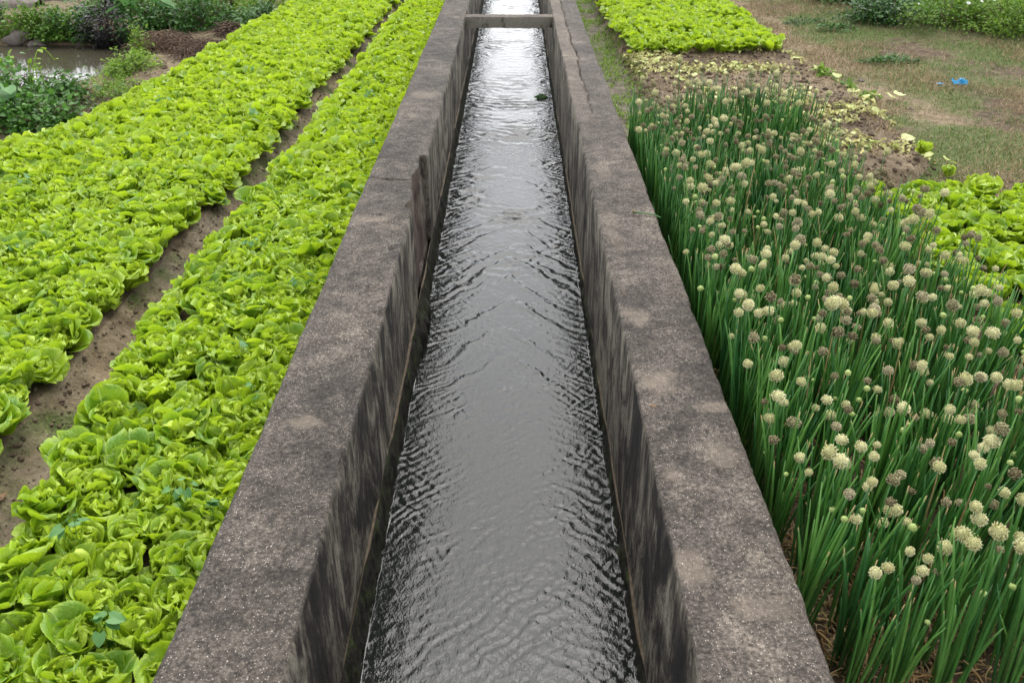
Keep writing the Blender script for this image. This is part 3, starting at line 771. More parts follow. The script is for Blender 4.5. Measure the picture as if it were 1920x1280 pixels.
ro = np.random.default_rng(77)
onions = []
y = 1.46; row = 0
while y < 5.75:
    xr = float(np.interp(y, [1.5, 2.5, 3.2, 3.9, 5.0, 5.8], [1.86, 1.88, 1.90, 1.86, 1.90, 1.82])); x = .775 + (.06 if row % 2 else 0)
    if y < 1.7: x = .87
    while x < xr:
        onions.append((x + ro.uniform(-.035, .035), y + ro.uniform(-.04, .04))); x += .124
    y += .124; row += 1
on_items = []
for (x, y) in onions:
    px, py, zf = project(x, y, .35)
    inv = project(x, y, .1)[0] < 1960 or px < 1960
    on_items.append((not inv, zf, x, y))
on_items.sort()
rest = MB(); n_ind = 0
print('onions', len(on_items), 'lettuces', len(items))
def onion_label(x, y, zf, kinds):
    d = 'front' if zf < 2.7 else ('middle' if zf < 4.2 else 'far')
    w = 'against the wall' if x < .95 else ('beside the lettuces' if x > 1.72 else 'inside the bed')
    W_ = dict(cream='cream', tan='tan', dry='brown', bud='budding')
    n_ = ['', 'one', 'two', 'three', 'four'][len(kinds)]
    return f'onion with {n_} {" and ".join(sorted(set(W_[q] for q in kinds)))} flower head{"s" if len(kinds) > 1 else ""} {w}, {d}'
for (hid, zf, x, y) in on_items:
    if n_ind >= 300: break
    n_ind += 1
    x = max(x, .80); z = float(terrain(x, y)) - .005
    s = ro.uniform(.9, 1.12) * (.92 if zf < 2.3 else 1)
    yaw = ro.uniform(0, 6.28)
    r = link('onion_plant', None, None, (x, y, z), (ro.uniform(-.06, .06), ro.uniform(-.04, .06) + (.05 if x < .93 else 0), 0), s)
    a, b = OL[int(ro.integers(4 if x < .97 else len(OL)))]
    link('leaves', a, r, (0, 0, 0), (0, 0, yaw)); link('withered_leaves', b, r, (0, 0, 0), (0, 0, yaw + 1))
    kinds = []
    ns = int(ro.choice([1, 2, 3, 4], p=[.05, .20, .37, .38]))
    if zf < 2.05: ns = min(ns, 1)
    for j in range(ns):
        back = ss(2.6, 4.5, zf)
        kd = ro.choice(['cream', 'tan', 'dry', 'bud'], p=[.47 - .10 * back, .20, .16 + .13 * back, .17 - .03 * back]); kinds.append(str(kd))
        sm, tip = STK[int(ro.integers(len(STK)))]
        an = ro.uniform(0, 6.28); rd = ro.uniform(.01, .065)
        st = link('flower_stalk', sm, r, (math.cos(an) * rd, math.sin(an) * rd, 0), (ro.uniform(-.12, .12), ro.uniform(-.10, .14), ro.uniform(0, 6.28)))
        st.scale = (1, 1, ro.uniform(.70, .95) if kd == 'bud' else ro.uniform(.84, 1.06))
        fh = link('flower_head', FL[str(kd)][int(ro.integers(5))], st, tip - Vector((0, 0, .003)), (ro.uniform(-.3, .3), ro.uniform(-.3, .3), ro.uniform(0, 6.28)), float(ro.uniform(.68, 1.22)))
    tag(r, onion_label(x, y, zf, kinds), 'onion plant', 'flowering onion plants in the right hand bed')

# withered leaves, straw and tiny weeds lying on the soil at the feet of the onions
def litter():
    rng = np.random.default_rng(12); mb = MB()
    for i in range(1500):
        if i < 1000: x, y = rng.uniform(.74, 1.9), rng.uniform(1.15, 2.0)
        else: x, y = rng.uniform(.74, 1.1), rng.uniform(1.8, 5.3)
        L = rng.uniform(.02, .17); a = rng.uniform(0, 6.28); t = np.linspace(0, 1, 7); k = rng.normal() * .8
        X = x + np.cumsum(np.cos(a + k * t)) * L / 7; Y = y + np.cumsum(np.sin(a + k * t)) * L / 7
        Z = terrain(X, Y) + .006 + rng.uniform(0, .05) * np.sin(t * 3.1)
        V, Q, vp = tube(np.stack([X, Y, Z], -1), rng.uniform(.0010, .0050) * (1 - .5 * t) * (.6 + .8 * rng.uniform(0, 1, 7)), 4); zc = np.tile(Z, 4); V[:, 2] = zc + (V[:, 2] - zc) * .35; mb.add(V, Q, rnd=rng.uniform(0, 1))
    tag(link('onion_straw', mb.mesh('onion_straw', M['onion_dry'])), 'tan withered onion leaves lying tangled on the soil under the onions', 'plant litter', kind='stuff')
litter()

# ------------------------------------------------------------------ grass, clods, trimmings
def blades(name, label, mat, n, box, mask, Lr, Wr, seed, tilt=.6, cat='grass', clump=0):
    rng = np.random.default_rng(seed)
    P = []
    tot = 0
    while tot < n:
        x = rng.uniform(box[0], box[1], n); y = rng.uniform(box[2], box[3], n); k = mask(x, y) > rng.uniform(0, 1, n)
        P.append(np.stack([x[k], y[k]], -1)); tot += k.sum()
        if len(P) > 40: break
    P = np.concatenate(P)[:n]; n = len(P)
    L = rng.uniform(*Lr, n); W = rng.uniform(*Wr, n); a = rng.uniform(0, 6.28, n)
    d = np.stack([np.cos(a), np.sin(a)], -1); ti = rng.uniform(.1, tilt, n)
    base = np.concatenate([P, (terrain(P[:, 0], P[:, 1]) - .003)[:, None]], 1)
    sd_ = np.stack([-d[:, 1], d[:, 0], 0 * a], -1) * W[:, None]
    D1 = np.concatenate([d * np.sin(ti)[:, None], np.cos(ti)[:, None]], 1) * L[:, None] * .5
    t2 = ti + rng.uniform(.1, .9, n) * (tilt > .3); D2 = np.concatenate([d * np.sin(t2)[:, None], np.cos(t2)[:, None]], 1) * L[:, None] * .5
    V = np.stack([base - sd_, base + sd_, base + D1 + sd_ * .8, base + D1 - sd_ * .8, base + D1 + D2], 1).reshape(-1, 3)
    i = np.arange(n)[:, None] * 5
    me = make_mesh(name, V, [i + np.array([[0, 1, 2, 3]]), i + np.array([[3, 2, 4]])], M[mat], True, {'rnd': np.repeat(rng.uniform(0, 1, n), 5)})
    return tag(link(name, me), label, cat, kind='stuff')

def shreds():
    rng = np.random.default_rng(91); n = 2300; P = []
    while len(P) < n:
        y = rng.uniform(5.5, 9.15); x = rng.uniform(1.12, float(redge(y)) + .12)
        d = -.05 + 2.0 * float(fbm(x * 2.2, y * 2.2, 851, 3)) + .8 * math.exp(-((y - 8.85) / .25) ** 2) + .8 * math.exp(-((y - 8.1) / .2) ** 2) * (x < 2.6) + 1.1 * math.exp(-(((x - 2.5) / .42) ** 2 + ((y - 6.7) / .35) ** 2)) + .5 * math.exp(-((x - float(redge(y))) / .1) ** 2) * (y > 6.2)
        if rng.uniform() < d * (.35 + 2.2 * max(0, float(vn(x * 7, y * 7, 855)) + .15)) + .05: P.append((x, y))
    P = np.array(P); z = terrain(P[:, 0], P[:, 1]) + rng.uniform(.006, .03, n); a = rng.uniform(0, 6.28, n)
    V, F = leaf_cards(np.column_stack([P, z]), np.stack([np.cos(a), np.sin(a), rng.uniform(-.3, .4, n)], -1), rvec(rng, n) * .5 + np.array([0, 0, 1.]), rng.uniform(.02, .07, n), rng.uniform(.014, .045, n), .4, .35)
    me = make_mesh('leaf_shreds', V, F, M['let_shred'], True, {'rnd': np.repeat(rng.uniform(0, 1, n), 7)})
    tag(link('leaf_shreds', me), 'small torn yellow green lettuce shreds littering the cleared brown bed', 'plant litter', kind='stuff')

def redge(Y): return np.interp(Y, [5.1, 5.6, 7.3, 9.2, 14], [2.45, 2.80, 2.92, 2.76, 2.55])
def m_clr(x, y): return (x > 1.12) * (x < redge(y) + .02) * (y > 5.3) * (y < 9.2) * np.clip(.4 + 1.6 * fbm(x * 4, y * 4, 871, 3), 0, 1)
blades('bed_mulch', 'broken brown stalks and straw mulch over the cleared bed', 'straw', 7000, (1.1, 3.0, 5.2, 9.3), m_clr, (.015, .06), (.001, .004), 28, 1.5, 'straw')
shreds()
def m_grass(x, y):
    g_ = zone(x, y)[:, 0]; return (x > redge(y) + .03) * (y > 4.95) * np.clip((g_ + .9 * fbm(x * 4, y * 4, 801, 3) - .18) * 1.8, 0, 1)
def m_straw(x, y):
    return (x > redge(y) + .12) * (y > 5.0) * np.clip(ss(.02, .28, fbm(x * 1.1 + 3, y * 1.1, 811, 3)) + .12 + .9 * np.exp(-(((x - 3.3) / .5) ** 2 + ((y - 8.7) / .6) ** 2)) + .8 * np.exp(-(((x - 3.9) / .5) ** 2 + ((y - 5.9) / .5) ** 2)), 0, 1)
blades('short_grass', 'short patchy green grass on the trodden ground at the right', 'grass', 120000, (2.5, 8, 4.95, 13.4), m_grass, (.010, .036), (.0015, .0035), 21, .9)
blades('dry_grass', 'dry straw coloured grass lying over the ground at the right', 'straw', 90000, (2.5, 8, 5.0, 13.4), m_straw, (.02, .10), (.0008, .0026), 22, 1.5, 'dry grass')
def m_strip(x, y): return np.clip(.15 + 2.2 * fbm(x * 5, y * 2.5, 821, 3) + .75 * np.exp(-((x - .78) / .06) ** 2) + .7 * np.exp(-((x - 1.08) / .09) ** 2), 0, 1) * (y > 5.3)
blades('mud_strip_grass', 'sparse green seedlings on the dark mud beside the right wall', 'bush_lt', 9000, (.73, 1.2, 5.3, 13), m_strip, (.01, .05), (.002, .006), 23, 1.2, 'seedlings')
def m_bank(x, y): return (x < b2_left(y) - .05) * (pond_sd(x, y) < -.02) * np.clip(.15 + 2 * fbm(x * 2, y * 2, 831, 3), 0, 1)
blades('bank_grass', 'thin green grass on the earth bank between lettuce and pond', 'grass', 14000, (-7, -2.7, 5.2, 13.4), m_bank, (.015, .06), (.001, .0035), 24, 1.0)
def m_path(x, y): return (x < b1_left(y)) * (x > b2_right(y)) * np.clip(2.4 * fbm(x * 6, y * 3, 841, 3) - .25, 0, 1)
blades('path_seedlings', 'tiny green seedlings scattered along the soil path', 'grass', 1500, (-1.95, -1.3, 1.2, 12), m_path, (.006, .022), (.0015, .004), 25, 1.3, 'seedlings')

def m_front(x, y): return np.clip(.35 + 1.5 * fbm(x * 4, y * 4, 861, 3), 0, 1)
blades('front_straw', 'fine matted straw and broken stems under the nearest onions', 'straw', 6000, (.74, 2.0, 1.1, 2.1), m_front, (.02, .07), (.001, .0035), 26, 1.5, 'straw')
blades('front_seedlings', 'small bright green seedlings among the straw under the nearest onions', 'bush_lt', 1800, (.74, 2.0, 1.1, 2.1), m_front, (.01, .035), (.002, .006), 27, 1.3, 'seedlings')

def lump(rng, r, n=7, m=6):
    a = np.linspace(0, 2 * math.pi, n, endpoint=False); b = np.linspace(.05, math.pi - .05, m); A, B = np.meshgrid(a, b, indexing='ij')
    k = 1 + .8 * vn(np.cos(A) * np.sin(B) * 1.6 + rng.uniform(0, 99), np.cos(B) * 1.6 + np.sin(A) + rng.uniform(0, 99), 3)
    sx, sy, sz = rng.uniform(.7, 1.3), rng.uniform(.7, 1.3), rng.uniform(.5, .9)
    V = np.stack([r * sx * k * np.cos(A) * np.sin(B), r * sy * k * np.sin(A) * np.sin(B), r * sz * k * np.cos(B)], -1).reshape(-1, 3)
    return V, [grid_quads(n, m, wrap=True)[:, ::-1]]

def clods():
    rng = np.random.default_rng(31); mb = MB()
    def put(n, f, r0, r1):
        for _ in range(n):
            x, y = f(); r = r0 * (r1 / r0) ** (rng.uniform() ** 2.2); V, P = lump(rng, r); mb.add(V + np.array([x, y, float(terrain(x, y)) + r * .25]), P)
    def cleared():
        y = rng.uniform(5.2, 9.3); return rng.uniform(1.1, float(redge(y)) + .06), y
    put(3200, cleared, .004, .024)
    def pathedge():
        y = 1.4 + 10 * rng.uniform() ** 1.6
        return (float(b2_right(y)) + rng.normal() * .05 + .02) if rng.uniform() < .65 else float(b1_left(y)) + rng.normal() * .05, y
    put(1500, pathedge, .003, .013)
    def path():
        y = 1.4 + 9 * rng.uniform() ** 1.4; return rng.uniform(float(b2_right(y)), float(b1_left(y))), y
    put(500, path, .003, .009)
    def bank():
        y = rng.uniform(5, 12); return float(b2_left(y)) - abs(rng.normal()) * .25 - .05, y
    put(700, bank, .008, .03)
    def near():
        return rng.uniform(.74, 1.9), rng.uniform(1.1, 2.0)
    put(400, near, .004, .014)
    tag(link('soil_clods', mb.mesh('soil_clods', M['clod'])), 'loose crumbly brown soil clods on the cleared bed, path and banks', 'soil', kind='stuff')
clods()

# wilted leaf trimmings, every one an object
scrap_me = []
for k in range(8):
    rng = np.random.default_rng(1100 + k); nu, nv = 9, 8
    P, uv = lettuce_leaf(rng, .1, 0, nu, nv, .8); P -= P.mean(0); P[:, 2] = P[:, 2] * .35 + .008 * vn(P[:, 0] * 60, P[:, 1] * 60, k)
    P[:, 2] -= P[:, 2].min() - .004
    mb = MB(); mb.add(P, [grid_quads(nu, nv)], rnd=rng.uniform(.1, .9), luv=uv); scrap_me.append(mb.mesh('leaf_trimming', M['let_scrap']))
rs = np.random.default_rng(55); cnt = 0
def scrap(x, y, s=None, lift=0.0):
    z = float(terrain(x, y)) + .012 + lift
    o = link('leaf_trimming', scrap_me[int(rs.integers(8))], None, (x, y, z), (rs.uniform(-.3, .3), rs.uniform(-.3, .3), rs.uniform(0, 6.28)), float(s or rs.uniform(.45, .95)))
    where = 'at the edge of the trodden path' if x > redge(y) - .05 else ('near the uncut far lettuces' if y > 8.2 else ('amid the cleared bed' if y > 6.6 else 'behind the flowering onions'))
    tag(o, f'pale wilted lettuce leaf trimming on brown soil {where}', 'leaf scrap', 'wilted lettuce trimmings on the cleared bed')
while cnt < 285:
    y = rs.uniform(5.5, 9.1); x = rs.uniform(1.15, float(redge(y)) + .03)
    dens = np.clip(.10 + 2.6 * float(fbm(x * 2.2, y * 2.2, 851, 3)) + .9 * math.exp(-((y - 8.85) / .25) ** 2) + .9 * math.exp(-((y - 8.1) / .16) ** 2) * (x < 2.5) + 1.2 * math.exp(-(((x - 2.5) / .42) ** 2 + ((y - 6.65) / .28) ** 2)), 0, 1)
    if rs.uniform() < dens: scrap(x, y); cnt += 1
for x, y in [(2.95, 7.5), (3.0, 7.35), (3.1, 7.4), (3.2, 7.35), (3.3, 7.38), (2.85, 7.7), (2.78, 8.0), (2.7, 8.4), (2.86, 6.1), (2.9, 5.9), (2.84, 5.7), (2.95, 5.62)]: scrap(x, y, 1.15, .02)

# ------------------------------------------------------------------ shrubs, weeds, brush
def foliage(rng, rad, n, L, W, flat=.3, clumps=16, up=.6):
    cs = rvec(rng, clumps) * rng.uniform(.35, 1.0, (clumps, 1)); cs[:, 2] = np.abs(cs[:, 2])
    k = rng.integers(clumps, size=n); P = cs[k] + rng.normal(size=(n, 3)) * .24 * rng.uniform(.5, 1.2, clumps)[k][:, None]
    P[:, 2] = np.abs(P[:, 2]); D = P / (np.linalg.norm(P, axis=1)[:, None] + .2) + rvec(rng, n) * .8; D[:, 2] = D[:, 2] * .6 - .1
    N = rvec(rng, n) * .6 + np.array([0, 0, 1.0]); P = P * np.array(rad)
    s = rng.uniform(.6, 1.25, n)
    V, F = leaf_cards(P, D, N, L * s, W * s)
    return V, F, np.repeat(np.clip(rng.uniform(0, 1, n) * .6 + .4 * rng.uniform(0, 1, clumps)[k], 0, 1), 7)

def stems(rng, rad, n, r=.006):
    mb = MB()
    for _ in range(n):
        d = rvec(rng, 1)[0]; d[2] = abs(d[2]) + .3; e = d * np.array(rad) * rng.uniform(.6, 1.0); t = np.linspace(0, 1, 6)[:, None]
        P = e * t + np.array([rng.uniform(-.1, .1) * rad[0], rng.uniform(-.1, .1) * rad[1], -.04]) * (1 - t) + np.array([0, 0, .12 * rad[2]]) * np.sin(t * 3.1) + rng.normal(size=(6, 3)) * .01
        V, Q, vp = tube(P, r * (1 - .7 * t[:, 0]), 5); mb.add(V, Q, rnd=rng.uniform(0, 1))
    return mb

def shrub(name, label, cat, x, y, rad, n, L, W, mat, seed, group=None, z=None, ns=14, flowers=0, clumps=16):
    rng = np.random.default_rng(seed); z = float(terrain(x, y)) if z is None else z
    r = link(name, None, None, (x, y, z)); tag(r, label, cat, group)
    V, F, A = foliage(rng, rad, n, L, W, clumps=clumps); mb = MB(); mb.add(V, F, rnd=A); link('foliage', mb.mesh('foliage', M[mat]), r)
    link('stems', stems(rng, rad, ns).mesh('stems', M['twig']), r)
    for k in range(flowers):
        fm = MB(); a = np.arange(6) * 1.047
        D = np.stack([np.cos(a), np.sin(a), .15 + 0 * a], -1); Vp, Fp = leaf_cards(D * .003, D, np.tile([[0, 0, 1.]], (6, 1)), .022, .014); fm.add(Vp, Fp, rnd=.6)
        d = rvec(rng, 1)[0]; d[2] = abs(d[2]) * .7 + .55; d[1] -= .35; d /= np.linalg.norm(d)
        link('white_flower', fm.mesh('white_flower', M['petal']), r, tuple(d * np.array(rad) * 1.12), (rng.uniform(-.2, .8), rng.uniform(-.4, .4), 0), float(rng.uniform(.8, 1.3)))
    return r

G1 = 'leafy shrubs on the far bank of the pond'
shrub('shrub', 'dark purple leaved shrub at the pond edge, left of the taro', 'shrub', -5.05, 11.12, (.28, .25, .62), 1500, .055, .03, 'bush_purple', 1, G1)
shrub('shrub', 'dense green shrub hanging over the pond under the taro leaves', 'shrub', -4.45, 11.12, (.46, .32, .50), 3000, .055, .036, 'bush', 2, G1)
shrub('shrub', 'green shrub at the pond corner beside the brown brush pile', 'shrub', -3.80, 11.05, (.42, .36, .44), 2600, .050, .03, 'bush', 3, G1)
shrub('shrub', 'low green shrub on the far bank left of the purple one', 'shrub', -6.0, 11.3, (.5, .35, .28), 2200, .05, .03, 'bush_lt', 4, G1)
shrub('shrub', 'low green shrub at the far left end of the pond bank', 'shrub', -6.9, 11.5, (.45, .35, .30), 1800, .05, .03, 'bush', 14, G1)
shrub('shrub', 'bright feathery green shrub behind the brown brush near the lettuces', 'shrub', -3.35, 12.1, (.55, .5, .40), 3000, .05, .022, 'bush_lt', 5, G1)
shrub('shrub', 'low green shrub touching the far end of the wide lettuce bed', 'shrub', -3.15, 11.0, (.26, .4, .24), 1500, .045, .022, 'bush', 6, G1)
shrub('shrub', 'mixed green shrub behind the taro at the top edge', 'shrub', -4.9, 12.4, (.7, .4, .35), 2600, .055, .03, 'bush_lt', 7, G1)
shrub('shrub', 'small feathery green weed bush on the near pond shore beside the lettuces', 'shrub', -3.86, 8.8, (.26, .36, .18), 1500, .042, .018, 'bush_lt', 8)
shrub('shrub', 'thin upright green weed over the near pond shore by the brush pile', 'shrub', -4.05, 9.6, (.14, .14, .34), 420, .05, .018, 'bush_lt', 9)
shrub('shrub', 'dark green shrub filling the bank between purple shrub and left end', 'shrub', -5.6, 11.2, (.32, .25, .30), 1600, .05, .03, 'bush', 15, G1)
shrub('shrub', 'green shrub behind the densest one on the far bank', 'shrub', -4.15, 11.75, (.45, .3, .36), 2000, .05, .03, 'bush_lt', 16, G1)
shrub('shrub', 'dark green shrub at the top edge behind the purple shrub', 'shrub', -5.3, 12.0, (.6, .35, .30), 2200, .05, .03, 'bush', 17, G1)
shrub('shrub', 'low pale green herb tuft along the bank above the vine clump', 'shrub', -3.75, 8.0, (.22, .4, .10), 800, .04, .018, 'bush_lt', 18)
# vine clump at the left edge
v = shrub('vine_clump', 'tangled dark green vine clump on the near pond bank at the left edge', 'vine', -4.22, 7.15, (.50, .55, .34), 2400, .055, .040, 'bush', 10, ns=40)
shrub('vine_clump', 'smaller vine clump trailing down beside the wide lettuce bed', 'vine', -3.78, 6.85, (.30, .36, .22), 1100, .05, .036, 'bush', 11, ns=24)
rng = np.random.default_rng(88); mb = MB()
for k in range(9):
    a = rng.uniform(0, 6.28); t = np.linspace(0, 1, 14); H = rng.uniform(.12, .30); Lh = rng.uniform(.1, .4)
    x0, y0 = rng.uniform(-.35, .35), rng.uniform(-.3, .45)
    P = np.stack([x0 + math.cos(a) * Lh * t, y0 + math.sin(a) * Lh * t, .22 + H * np.sin(t * 2.6)], -1); V, Q, vp = tube(P, .0045, 5); mb.add(V, Q, rnd=.9)
    Vp, Fp = leaf_cards(P[4::3], np.tile([[.5, -.5, .4]], (len(P[4::3]), 1)) + rng.normal(size=(len(P[4::3]), 3)) * .5, np.tile([[0, 0, 1.]], (len(P[4::3]), 1)), .06, .045); mb.add(Vp, Fp, rnd=.8)
link('runners', mb.mesh('runners', M['bush_lt']), v)

def brush(name, label, x, y, rad, n, seed, r=.0035):
    rng = np.random.default_rng(seed); mb = MB()
    for _ in range(n):
        p = rvec(rng, 1)[0] * rng.uniform(.2, 1); p[2] = abs(p[2]); a = rvec(rng, 1)[0]; a[2] *= .5
        t = np.linspace(-1, 1, 6)[:, None]; P = p * np.array(rad) + a * rng.uniform(.05, .16) * t; P[:, 2] += -.03 * t[:, 0] ** 2; P[:, 2] = np.maximum(P[:, 2], 0)
        V, Q, vp = tube(P, r * rng.uniform(.5, 1.3) * (1 - .4 * abs(t[:, 0])), 4); mb.add(V, Q, rnd=rng.uniform(0, 1))
    tag(link(name, mb.mesh(name, M['twig']), None, (x, y, float(terrain(x, y)))), label, 'brush pile')
brush('brush_pile', 'low heap of dry brown brush on the near shore beside the pond corner', -3.85, 9.85, (.42, .38, .20), 900, 61)
brush('brush_pile', 'strip of dry brown brush on the bank along the wide lettuce bed', -3.45, 9.6, (.22, .55, .12), 700, 64)
brush('brush_pile', 'dry brown stems tangled under the vine clump', -4.1, 7.5, (.5, .4, .28), 420, 65)
brush('brush_pile', 'small dark reddish brown root heap at the far edge of the lettuces', -3.35, 10.55, (.20, .16, .16), 260, 62, .007)
brush('brush_pile', 'upright withered brown stems among the far bank shrubs', -3.75, 11.95, (.16, .12, .5), 300, 63)

def heart_leaf(rng, size):
    nu, nv = 9, 9; u = np.linspace(-1, 1, nu); v = np.linspace(0, 1, nv); U, Vv = np.meshgrid(u, v, indexing='ij')
    w = size * .48 * np.sin(np.clip(Vv * .93 + .07, 0, 1) ** .62 * math.pi) ** .8
    x = (Vv - .28) * size - .22 * size * np.abs(U) * (1 - Vv) ** 2; yv = U * w
    z = .10 * size * np.abs(U) - .18 * size * (Vv - .2) ** 2 + .02 * size * np.sin(U * 7 + Vv * 9)
    return np.stack([x, yv, z], -1).reshape(-1, 3), [grid_quads(nu, nv)], np.stack([U, Vv, 0 * U], -1).reshape(-1, 3)
def heart_plant(name, label, cat, x, y, n, H, size, spread, seed, mat='weed', z=None):
    rng = np.random.default_rng(seed); r = link(name, None, None, (x, y, float(terrain(x, y)) if z is None else z)); tag(r, label, cat)
    for k in range(n):
        a = rng.uniform(0, 6.28); h = H * rng.uniform(.7, 1.1); e = np.array([math.cos(a) * spread * rng.uniform(.4, 1), math.sin(a) * spread * rng.uniform(.4, 1), h]); t = np.linspace(0, 1, 7)[:, None]
        P = e * np.concatenate([t ** 1.5, t ** 1.5, t], 1); V, Q, vp = tube(P, size * .025, 5); mb = MB(); mb.add(V, Q, rnd=.8)
        st = link('leaf_stalk', mb.mesh('leaf_stalk', M['stalk']), r)
        V, Q, uv = heart_leaf(rng, size * rng.uniform(.75, 1.15)); mb = MB(); mb.add(V, Q, rnd=rng.uniform(.2, .9), luv=uv)
        link('leaf_blade', mb.mesh('leaf_blade', M[mat]), st, tuple(e), (rng.uniform(-.3, .3), rng.uniform(.2, .8), a))
    return r
heart_plant('taro_plant', 'taro with big heart shaped leaves over the far bank shrubs', 'taro', -4.5, 11.05, 10, .50, .21, .42, 71, z=-.18)
heart_plant('taro_plant', 'small taro leaves at the top edge above the lettuce bed', 'taro', -3.3, 12.2, 5, .30, .18, .3, 72)
for k, (x, y) in enumerate([(-4.05, 6.9), (-4.5, 7.0)]): heart_plant('broadleaf_vine', ['broad grey green leaf vine at the front of the vine clump', 'broad grey green leaf vine at the left frame edge'][k], 'vine', x, y, 5, .30, .13, .22, 73 + k)

# right hand weeds with white flowers
G2 = 'flowering weeds along the top right bank'
wx = [(4.35, 10.7, .45), (4.95, 10.35, .5), (5.55, 10.1, .5), (6.15, 9.9, .5), (4.7, 11.3, .5), (5.3, 11.1, .55), (5.95, 10.9, .6), (6.6, 10.6, .5), (4.3, 11.9, .5), (5.0, 12.1, .6), (5.8, 12.0, .6), (6.7, 11.7, .6), (7.3, 11.1, .5), (4.1, 12.8, .4)]
WLAB = ['at the left tip of the front row', 'second in the front row', 'third in the front row', 'at the right frame edge of the front row', 'behind the left tip', 'in the middle of the second row', 'right of middle in the second row', 'at the right end of the second row', 'at the left of the third row', 'left of middle in the third row', 'right of middle in the third row', 'at the right of the third row', 'at the far right frame edge', 'at the far left back of the bank']
for k, (x, y, r_) in enumerate(wx):
    shrub('flowering_weed', f'bushy green weed with tiny white flowers {WLAB[k]}', 'weed', x, y, (r_, r_ * .9, .30 + .06 * (k % 3)), 2600, .042, .024, 'bush_lt' if k % 4 else 'bush', 200 + k, G2, flowers=3 if k < 12 else 1, clumps=22)
for k, (x, y, r_) in enumerate([(3.62, 8.75, .13), (3.85, 8.8, .12), (3.55, 10.9, .18), (3.75, 10.4, .14)]):
    shrub('low_weed', ['low dark green weed left of a pair on the dry grass', 'low dark green weed right of a pair on the dry grass', 'low green weed patch left of the flowering weeds', 'small green weed at the foot of the flowering weeds'][k], 'weed', x, y, (r_ * 1.6, r_, .06), 380, .035, .02, 'bush', 240 + k, ns=5)
for k, (x, y) in enumerate([(2.83, 7.95), (2.92, 7.62), (3.05, 7.5)]):
    shrub('green_weed', ['small green weed at the far corner of the cleared bed edge', 'small green weed above the wilted leaf heap', 'small green weed in the wilted leaf heap'][k], 'weed', x, y, (.07, .07, .06), 60, .06, .035, 'bush_lt', 260 + k, ns=3)
# bolted pale plants at the corner of the near right bed
for k, (x, y, s) in enumerate([(2.74, 5.62, 1.0), (2.84, 5.38, .8), (2.95, 5.2, .8)]):
    rr = link('yellowing_lettuce', None, None, (x, y, float(terrain(x, y))), (.3, .2, k * 2.0), s)
    tag(rr, ['pale crumpled lettuce plant standing on the corner of the cleared bed', 'yellow lettuce plant below the cleared bed corner', 'small yellowing lettuce at the grass edge above the right bed'][k], 'lettuce')
    link('outer_leaves', LH[k], rr); link('heart', LH[k + 1], rr, None, (0, 0, 1), .7)

# small bluish weeds growing through the lettuces
wd = [(-1.18, 1.30, .10), (-1.05, 1.52, .15), (-1.02, 2.02, .11), (-.92, 1.95, .10), (-.93, 2.6, .14), (-1.28, 1.85, .08), (-1.1, 2.9, .10), (-.95, 3.45, .12), (-1.3, 3.9, .10), (-.9, 4.6, .12), (-2.5, 3.9, .12), (-2.9, 4.8, .12), (-2.2, 5.6, .12), (-2.7, 6.6, .14), (-2.3, 7.6, .12), (-1.9, 6.2, .12), (-.95, 5.6, .12), (-1.15, 6.8, .12)]
WD = ['at the bottom edge left of the wall', 'amid the front lettuces', 'left of the wall in front third', 'touching the wall in front third', 'with long leaf tips by the wall', 'near the path in the front third', 'in the narrow bed just beyond the front third', 'by the wall below the broken joint', 'in the narrow bed middle', 'by the wall at the broken joint', 'in the wide bed nearest the left frame edge', 'in the wide bed left of centre', 'in the wide bed centre', 'in the wide bed far left part', 'in the wide bed far centre', 'on the wide bed path edge', 'by the wall past the joint', 'in the narrow bed far part']
for k, (x, y, s) in enumerate(wd):
    heart_plant('broadleaf_weed', f'small weed among lettuces {WD[k]}', 'weed', x, y, 4 + k % 3, .155, .027 * (1 + .3 * (k % 2)), .05, 300 + k, z=float(terrain(x, y)) + .02)
for k, (x, y) in enumerate([(1.0, 1.33), (1.22, 1.42), (1.45, 1.5), (.82, 1.38), (1.32, 1.28)]):
    heart_plant('ground_weed', ['small green weed left of centre at the foot of the onions', 'small green weed at centre at the foot of the onions', 'small green weed at the right foot of the onions', 'small green weed between wall and onions at the bottom', 'broad yellow green leaves at the bottom edge below the onions'][k], 'weed', x, y, 5, .05, .045 if k < 4 else .10, .05, 330 + k, 'bush_lt')

# ------------------------------------------------------------------ odd things
def crumple(name, mat, n, size, seed, k=1.0):
    rng = np.random.default_rng(seed); u = np.linspace(-1, 1, n); U, V_ = np.meshgrid(u, u, indexing='ij')
    x = U * size + .35 * size * vn(U * 2, V_ * 2, seed); y_ = V_ * size * .6 + .35 * size * vn(U * 2, V_ * 2, seed + 1); z = .5 * size * k * (vn(U * 2.3, V_ * 2.3, seed + 2) + .5 * vn(U * 6, V_ * 6, seed + 3) + .35) + .25 * size * k * np.exp(-(U ** 2 + V_ ** 2) * 3)
    z = np.maximum(z, .002); P = np.stack([x, y_, z], -1).reshape(-1, 3); mb = MB()
    mb.add(P, [grid_quads(n, n)], rnd=.5 + vn(P[:, 0] * 90, P[:, 1] * 90, 5)); return mb.mesh(name, M[mat])
tag(link('plastic_scrap', crumple('plastic_scrap', 'blue', 16, .062, 3, 1.6), None, (4.05, 7.88, float(terrain(4.05, 7.88)) + .01)), 'crumpled bright blue plastic scrap on the dry grass', 'plastic scrap')
tag(link('plastic_scrap', crumple('plastic_scrap', 'blue', 9, .032, 8, .7), None, (3.88, 7.90, float(terrain(3.88, 7.9)) + .008)), 'tiny blue plastic shred left of the larger blue scrap', 'plastic scrap')
